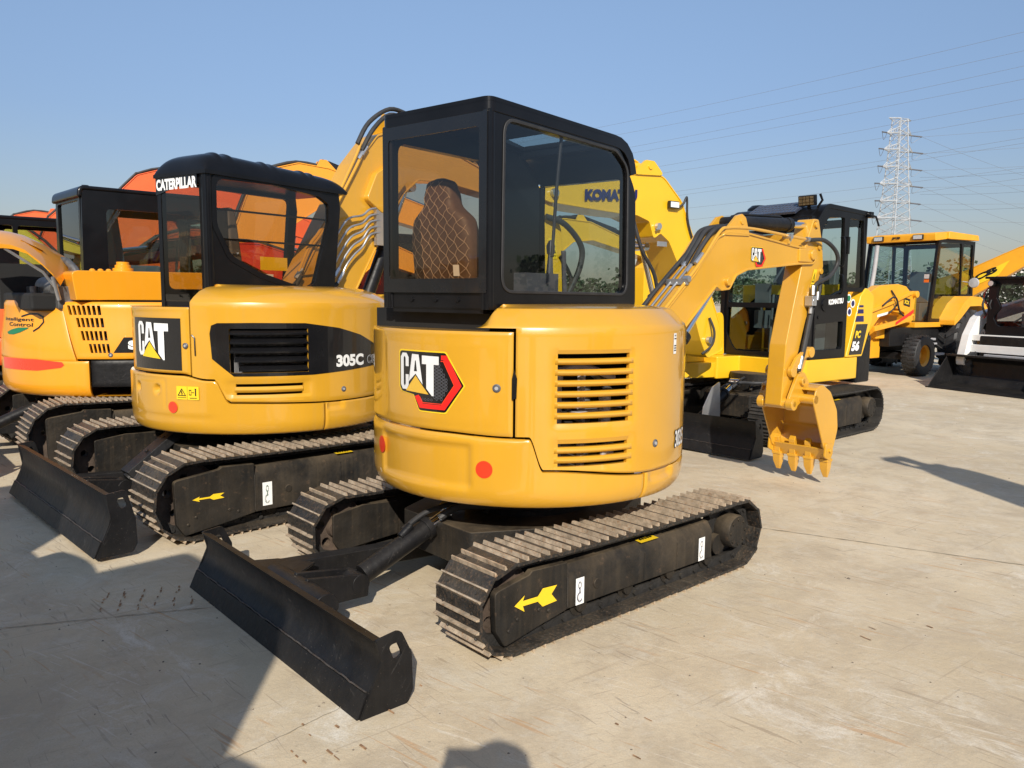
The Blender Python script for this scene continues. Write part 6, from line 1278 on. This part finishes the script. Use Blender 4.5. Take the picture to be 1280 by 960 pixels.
# ------------------------------------------------------------------ excavators of the row behind and beyond the frame
def row_excavator(label, X, Y, hd, uh, col, zk=1, boom=None, arm=None, cab=True, cw_=None, wb=.28, R_=1.05, L=1.3, Wd=1.05, cz=2.65, group=None, blade=True, name='excavator', lat=-.12, bk=True):
    root = thing(name, label, 'excavator', T3(X, Y, 0, hd), group)
    undercarriage(root, L=L, W=Wd, h=.6, sw=.40, pitch=.16, bx=L+.55, bw=Wd, bh=.38, bz=.08, arrow=False, hooks=None, cyl_to=.65, mats=[SHD, SHD, SHD], blade=blade)
    T = root.matrix_world.inverted() @ T3(X, Y, 0, uh); W = Ring(R_)
    G().cyl((0, 0, .7), (0, 0, 1.4), R_*.9, n=32).obj('inner_body', DRK, root, T)
    g = G(); panel(g, W, 100, 260, frange(.66, 1.0, .06), ds=.1, off=lambda s, z: -.05*(1-sm(.66, .74, z))); g.obj('counterweight', col, root, T, ang=50)
    g = G(); panel(g, W, 100, 212, frange(1.01, 1.5, .07), ds=.1); panel(g, W, 213, 290, frange(1.01, 1.5, .07), ds=.1, holes=[(228, 246, 1.36-.06*i, 1.39-.06*i) for i in range(5)]); dome(g, W, frange(100, 290, 6), [(-.01, 1.49), (-.04, 1.54), (-.12, 1.57)], lambda p: (p.x*.3, p.y*.3, 1.58)); g.obj('engine_hood', col, root, T, ang=30)
    g = G(); g.prism(rpoly([(-.3, -R_*.9), (R_, -R_*.9), (R_, R_*.9), (-.3, R_*.9)], .1), .66, .9, ax='z'); g.prism(rpoly([(.1, -R_*.88), (R_*.95, -R_*.88), (R_*.95, -.35), (.1, -.35)], .08), .9, 1.45, ax='z'); g.obj('house_floor', col, root, T, bevel=.03)
    if cab: cab_box(root, T, -.45, 1.10, .05, cw_ or R_*.86, 1.0 if R_ > .9 else .95, cz, gl=GL_K if Y < 5 else GL_M, sill=1.7)
    boom = boom or [(-.05, 1.0), (.0, 1.45), (.55, 2.9), (.95, 3.5), (1.4, 3.78), (1.95, 3.75), (3.5, 3.05), (3.5, 2.88), (2.0, 3.32), (1.6, 3.25), (1.25, 2.85), (.45, 1.15)]
    arm = arm or [(3.35, 3.3), (3.55, 3.25), (3.6, 2.6), (3.4, 1.3), (3.2, 1.3), (3.2, 2.7)]
    zf = lambda P: [(x, 1+(z-1)*zk) for x, z in P]
    TB = T @ Matrix.Translation((R_*.95, lat, 0)); bp = rpoly(zf(boom), .16, 4); ap = rpoly(zf(arm), .05, 3)
    bm, ar = boom_arm(root, TB, bp, ap, wb, wb*.8, col)
    b = zf(boom); top = [p for p in b if True]; k = max(range(len(b)), key=lambda i: b[i][1])
    cylinder(root, TB, (.25, .85), ((b[k][0]+b[-2][0])/2-.1, (b[k][1]+b[-2][1])/2-.2), .065, .5, col if col in (ORA, GRN) else BLM, name='boom_cylinder', pin=.1)
    cylinder(root, TB, (b[k][0]+.37, b[k][1]+.04), (ap[0][0], ap[0][1]+.05), .06, .62, col if col in (ORA, GRN) else BLM, name='arm_cylinder', pin=.08)
    g = G()
    for y in (-.1, .1): g.prism([(b[k][0]+.2, b[k][1]-.15), (b[k][0]+.32, b[k][1]+.08), (b[k][0]+.42, b[k][1]+.08), (b[k][0]+.62, b[k][1]-.12)], y-.012, y+.012)
    g.obj('cylinder_bracket', col, bm, TB)
    g = G()
    km = max(range(len(bp)), key=lambda i: bp[i][1]); hp = [bp[i] for i in range(6, min(km+7, len(bp)), 3)]
    for d in (-.06, .06): g.tube([(x-.02, d, z+.03) for x, z in hp], .02, smooth=3)
    g.obj('hydraulic_hose', RUB, bm, TB)
    if bk: bucket(root, TB, col, hw=.38, P=(zf(arm)[3][0]-.05, zf(arm)[3][1]), tz=zf(arm)[3][1]-.65)
    return root
YB = [(-.3, 1.0), (-.25, 1.45), (.05, 2.7), (.25, 3.3), (.55, 3.62), (.95, 3.75), (1.4, 3.70), (3.6, 2.95), (3.6, 2.6), (1.7, 3.1), (1.25, 3.05), (.85, 2.75), (.3, 1.15)]; YA = [(3.35, 3.05), (3.6, 3.05), (3.65, 2.3), (3.45, 1.3), (3.25, 1.3), (3.25, 2.4)]
row_excavator('orange excavator whose dark cab shows at the left edge behind the raised cover', -6.75, 10.55, 221, 44, ORA, zk=.55, cz=2.55)
row_excavator('orange excavator with its curved boom rising highest, between the two leftmost near cabs', -8.1, 13.6, 216, 27, ORA, zk=1.0, wb=.24, cab=False, boom=YB, arm=YA)
row_excavator('orange excavator with its boom hump just right above the far left black cab roof', -10.5, 15.6, 216, 27, ORA, zk=.89, wb=.24, cab=False, boom=YB, arm=YA)
row_excavator('orange excavator furthest back with a low boom hump near the left edge', -12.8, 17.6, 216, 27, ORA, zk=.87, wb=.24, cab=False, boom=YB, arm=YA)
row_excavator('orange-yellow excavator with a tall boom and black hoses behind the second cab', -5.0, 11.1, 216, 27, YEL2, zk=.90, cab=False, boom=YB, arm=YA)
row_excavator('lime yellow excavator seen through the windows of the far left cabs', -5.9, 13.3, 216, 205, GRN, zk=.62, cab=False)
row_excavator('red excavator half hidden behind the second cab and its boom', -1.5, 12.2, 216, 214, REDM, zk=.45, cz=2.2)
row_excavator('yellow excavator hidden behind the centre cab, seen only through its rear window', -1.3, 10.6, 216, 38, KYEL, zk=.62, cz=2.35)
# machines standing behind the photographer; their shadows fall into the picture
CB = [(-.05, 1.0), (.0, 1.3), (.4, 1.9), (.6, 2.05), (1.0, 2.05), (1.6, 1.8), (1.6, 1.7), (1.0, 1.85), (.7, 1.8), (.45, 1.5), (.3, 1.3), (.25, 1.0)]
CA = [(1.5, 1.95), (1.65, 1.9), (1.68, 1.5), (1.6, .9), (1.45, .9), (1.45, 1.5)]
row_excavator('black-cabbed yellow excavator beyond the lower left corner that throws the large shadow', -1.03, -.53, 90, 135, YEL, R_=.60, cw_=.80, L=1.1, Wd=.80, cz=2.74, boom=CB, arm=CA, blade=False, bk=False)
row_excavator('yellow excavator outside the left edge whose shadow reaches the second blade', -2.95, 1.25, 135, 135, YEL, R_=.95, cz=2.75, boom=CB, arm=CA, blade=False, bk=False)
row_excavator('orange excavator outside the right edge with a raised boom and folded arm', 5.25, -.62, 130, 115, ORA, R_=1.0, wb=.40, zk=.92, boom=[(-.2, 1.0), (-.1, 1.5), (.55, 2.7), (.85, 3.2), (1.2, 3.60), (1.45, 3.62), (1.5, 3.3), (1.3, 2.8), (.9, 1.9), (.6, 1.0), (.2, .9), (.0, .9)], arm=[(1.3, 3.6), (1.5, 3.70), (1.62, 3.3), (1.5, 2.7), (1.3, 2.7), (1.3, 3.2)], bk=False)
# ------------------------------------------------------------------ photographer
def photographer():
    pts = {'pelvis': ((.20, -.36, .95), .14), 'spine': ((.19, -.36, 1.20), .14), 'chest': ((.17, -.35, 1.38), .15), 'neck': ((.15, -.33, 1.52), .06), 'head': ((.14, -.30, 1.62), .095), 'top': ((.14, -.30, 1.71), .08),
           'hipl': ((.11, -.36, .90), .10), 'kneel': ((.10, -.34, .50), .065), 'anl': ((.10, -.36, .09), .045), 'tol': ((.10, -.20, .04), .04),
           'hipr': ((.29, -.36, .90), .10), 'kneer': ((.30, -.34, .50), .065), 'anr': ((.31, -.36, .09), .045), 'tor': ((.31, -.20, .04), .04),
           'shl': ((.01, -.35, 1.43), .065), 'ell': ((-.06, -.24, 1.22), .045), 'wrl': ((-.05, -.11, 1.45), .032), 'hal': ((-.055, -.085, 1.50), .035),
           'shr': ((.34, -.35, 1.43), .065), 'elr': ((.26, -.22, 1.22), .045), 'wrr': ((.12, -.11, 1.46), .032), 'har': ((.095, -.085, 1.50), .035)}
    ed = 'pelvis-spine spine-chest chest-neck neck-head head-top pelvis-hipl hipl-kneel kneel-anl anl-tol pelvis-hipr hipr-kneer kneer-anr anr-tor chest-shl shl-ell ell-wrl wrl-hal chest-shr shr-elr elr-wrr wrr-har'.split()
    ks = list(pts); P = [pts[k][0] for k in ks]; Rr = [pts[k][1] for k in ks]; E_ = [tuple(ks.index(q) for q in e_.split('-')) for e_ in ed]
    for h, sx_ in (('hal', -1), ('har', 1)):      # fingers curl round the phone
        hx, hy, hz = pts[h][0]
        for i in range(4):
            b = len(P); P += [(hx, hy+.02, hz-.015+.02*i), (hx-sx_*.005, hy+.045, hz+.0+.022*i), (hx-sx_*.03, hy+.05, hz+.005+.022*i)]; Rr += [.009, .008, .007]; E_ += [(ks.index(h), b), (b, b+1), (b+1, b+2)]
        b = len(P); P += [(hx-sx_*.01, hy-.015, hz+.03), (hx-sx_*.035, hy-.01, hz+.055)]; Rr += [.010, .009]; E_ += [(ks.index(h), b), (b, b+1)]
    me = bpy.data.meshes.new('person'); me.from_pydata(P, E_, []); o = bpy.data.objects.new('person', me); COL.objects.link(o)
    sk = o.modifiers.new('skin', 'SKIN'); sv = me.skin_vertices[0].data
    for v, r in zip(sv, Rr): v.radius = (r, r)
    sv[0].use_root = True; s = o.modifiers.new('sub', 'SUBSURF'); s.levels = 1; s.render_levels = 2
    me.materials.append(mat('dark_clothing', (.03, .035, .05), .8, var=.2)); tag(o, 'photographer in dark clothing standing behind the camera with both arms raised', 'person')
    g = G(); g.lathe([(.1, -.03), (.112, .0), (.105, .06), (.06, .10), (0, .112)], (.14, -.31, 1.64), (0, -.1, 1), 20); g.obj('hair', DRK, o)
    p = G(); p.cb((.02, -.045, 1.545), (.155, .008, .075)); tag(p.obj('phone', BLK, None, None, bevel=.003), 'black phone held up in both hands by the photographer', 'phone')
photographer()
# ------------------------------------------------------------------ pylon and power lines
def pylon():
    X, Y = 61.9, 130; g = G(); H_ = 29.6
    levels = [0, 4.5, 8.5, 12, 14.6, 17.3, 20, 22.7, 25.4, 28, 30.3]
    hw = lambda z: .8+(2.5-.8)*max(0, 1-z/30.3)**1.15
    yaw = R(24); M = Matrix.Translation((X, Y, 0)) @ Matrix.Rotation(yaw, 4, 'Z'); cs = [(-1, -1), (1, -1), (1, 1), (-1, 1)]
    C = lambda k, z: Vector((cs[k % 4][0]*hw(z), cs[k % 4][1]*hw(z), z))
    def bar(a, b, r=.04): g.cyl(a, b, r, n=4, M=M)
    root = thing('pylon', 'tall galvanised lattice pylon with six pairs of cross arms behind the loader', 'pylon', Matrix.Identity(4))
    for k in range(4):
        for a, b in zip(levels, levels[1:]):
            bar(C(k, a), C(k, b), .09); bar(C(k, b), C(k+1, b), .045)
            n = 2 if b-a < 4 else 3
            for i in range(n): z0, z1 = a+(b-a)*i/n, a+(b-a)*(i+1)/n; bar(C(k, z0), C(k+1, z1)); bar(C(k+1, z0), C(k, z1))
    g.obj('lattice_tower', GAL, root, flat=True)
    ins = G(); wires = []
    for z, l in ((30.3, 2.6), (28, 3.0), (25.4, 3.6), (22.7, 3.4), (20, 3.9), (17.3, 3.2), (14.6, 3.7)):
        for s in (-1, 1):
            g = G()
            tip = Vector((s*(hw(z)+l*.62), 0, z))
            for c in (-1, 1):
                a = Vector((s*hw(z), c*hw(z), z)); g.cyl(a, tip, .10, n=4, M=M)
                if z < 30: a2 = Vector((s*hw(z+1), c*hw(z+1), z+1.0)); g.cyl(a2, tip, .08, n=4, M=M); m_ = a.lerp(tip, .5); g.cyl(m_, a2.lerp(tip, .5), .04, n=4, M=M)
            if z < 30: 
                ins.cyl(tip, tip+Vector((s*1.7, -.6, -.15)), .11, n=8, M=M); ins.tube([tip+Vector((0, 0, -.1)), tip+Vector((s*.4, .2, -1.1)), tip+Vector((s*1.6, -.5, -.2))], .03, n=4, M=M, smooth=4); wires.append(M @ (tip+Vector((s*1.7, -.6, -.15))))
            g.obj('cross_arm', GAL, root, flat=True)
    ins.obj('insulator_string', GREY, root)
    return wires
wires = pylon()
ORD = 'topmost second third fourth fifth sixth seventh eighth ninth tenth eleventh twelfth thirteenth'.split(); WN = [0, 0]
def wire(a, b, sag, r=.022, hu=0):
    a, b = Vector(a), Vector(b); P = []
    for i in range(13): t = i/12; p = a.lerp(b, t); p.z -= 4*sag*t*(1-t); P.append(p)
    k = WN[hu]; WN[hu] += 1; tag(G().tube(P, r, n=4).obj('power_line', WIRE, None), ORD[k]+' '+LB[hu] if k else 'topmost '+LB[hu], 'power line', 'power lines strung across the sky')
LB = ['of the thin power lines crossing the open sky, counted downwards', 'of the thin power lines leaving the pylon arms, counted upwards']
for a, b in [((-38.8, 240, 40.1), (70.2, 105, 37)), ((-38.8, 240, 38.2), (70.4, 105, 34.6)), ((-38.9, 240, 33.9), (70.5, 105, 32.7)), ((-38.9, 240, 33.4), (70.7, 105, 31)), ((-38.9, 240, 28.5), (70.9, 105, 28.5)), ((-38.9, 240, 28), (71.1, 105, 26.6)), ((-39, 240, 22.9), (71.4, 105, 23.5)), ((-39, 240, 21.9), (71.4, 105, 22.8)), ((-39, 240, 20.7), (71.7, 105, 19.5)), ((-39, 240, 16.7), (71.8, 105, 18.2)), ((68.2, 135, 22), (75.2, 110, 19.6)), ((68.4, 135, 19.2), (75.4, 110, 16.9)), ((68.6, 135, 16.7), (75.6, 110, 14.7))]: wire(a, b, 1.6 if a[0] < 0 else .3, .02)
for i, p in enumerate([q for q in wires if q.x > 61.9]): wire(p, (p.x+70, p.y-55, p.z+.5-i*.6), 1.0, .02, 1); wire(p, (p.x+75, p.y+40, p.z-6-i*.8), 2.0, .02, 1)
# ------------------------------------------------------------------ far trees and buildings
def tree_belt():
    FOL = mat('far_foliage', (.045, .065, .028), .8, var=.5, nscale=.5); rnd = random.Random(11); g = G(); cr_ = []
    a = -52
    while a < 54:
        d = 165+rnd.uniform(-14, 26); h = rnd.uniform(4.0, 8.8)*(1.0 if a > 20 else .8); t = R(a); cr_.append((d*sin(t), d*cos(t), h, rnd.uniform(2.2, 4.2))); a += rnd.uniform(.35, .8)
    a = 54
    while a < 308: d = 120+rnd.uniform(-10, 16); cr_.append((d*sin(R(a)), d*cos(R(a)), rnd.uniform(5, 9), rnd.uniform(2.5, 4.5))); a += rnd.uniform(2.0, 4.5)
    for x, y, h, r in cr_:
        near_ = y < -20 or abs(x) > 1.6*y+40
        for k in range(120 if near_ else 250):
            u = rnd.gauss(0, .45); v = rnd.gauss(0, .45); wz = rnd.random()**.7; rr = r*(1-.45*wz)
            p = Vector((x+u*rr, y+v*rr, .3+h*wz)); n = Vector((rnd.gauss(0, 1), rnd.gauss(0, 1)-.4, rnd.gauss(0, 1)+.5)).normalized(); q = n.orthogonal().normalized(); s_ = n.cross(q); e_ = rnd.uniform(.4, 1.0) if near_ else rnd.uniform(.2, .5)
            g.add([p+q*e_, p+s_*e_*.7, p-q*e_, p-s_*e_*.7], [(0, 1, 2, 3)])
    o = g.obj('far_woodland', FOL, None, flat=True, norm=False); tag(o, 'low dark green belt of far trees along the horizon', 'trees', kind='stuff')
tree_belt()
def warehouse():
    root = thing('warehouse', 'long grey-walled warehouse standing behind the photographer, outside the picture', 'building', T3(4, -46, 0, 4)); g = G(); g.box(-34, 34, -8, 8, 0, 7.5); g.obj('walls', mat('grey_cladding', (.22, .23, .25), .6, var=.1, nscale=.3), root)
    g = G(); g.prism([(-8.5, 7.5), (8.5, 7.5), (0, 9.5)], -34.5, 34.5, ax='x'); g.obj('roof', mat('brown_roof_sheet', (.16, .07, .05), .6, var=.15, nscale=.4), root)
    for i in range(9): G().box(-30+i*7, -26+i*7, 8.0, 8.1, 0, 4.2).obj('roller_door', GREY, root)
warehouse()
def far_building(x, y, w_, d_, h, label, floors):
    root = thing('apartment_block', label, 'building', T3(x, y, 0, 30)); g = G(); g.box(-w_/2, w_/2, -d_/2, d_/2, 0, h); g.box(-w_*.2, w_*.1, -2, 2, h, h+2.5); g.obj('walls', mat('pale_render', (.62, .60, .57), .8, var=.05, nscale=.1), root)
    for f_ in range(floors):
        g = G(); z = h*(f_+.35)/floors
        for i in range(int(w_/4)): g.box(-w_/2+1+i*4, -w_/2+3+i*4, -d_/2-.05, -d_/2+.05, z, z+1.5)
        g.obj('window_row', GREY, root)
far_building(258.5, 425, 9, 8, 20.5, 'narrow pale apartment block above the far trees beside the backhoe boom', 7)
far_building(270.5, 425, 11, 8, 19.2, 'lower pale block right of the narrow one above the far trees', 6)
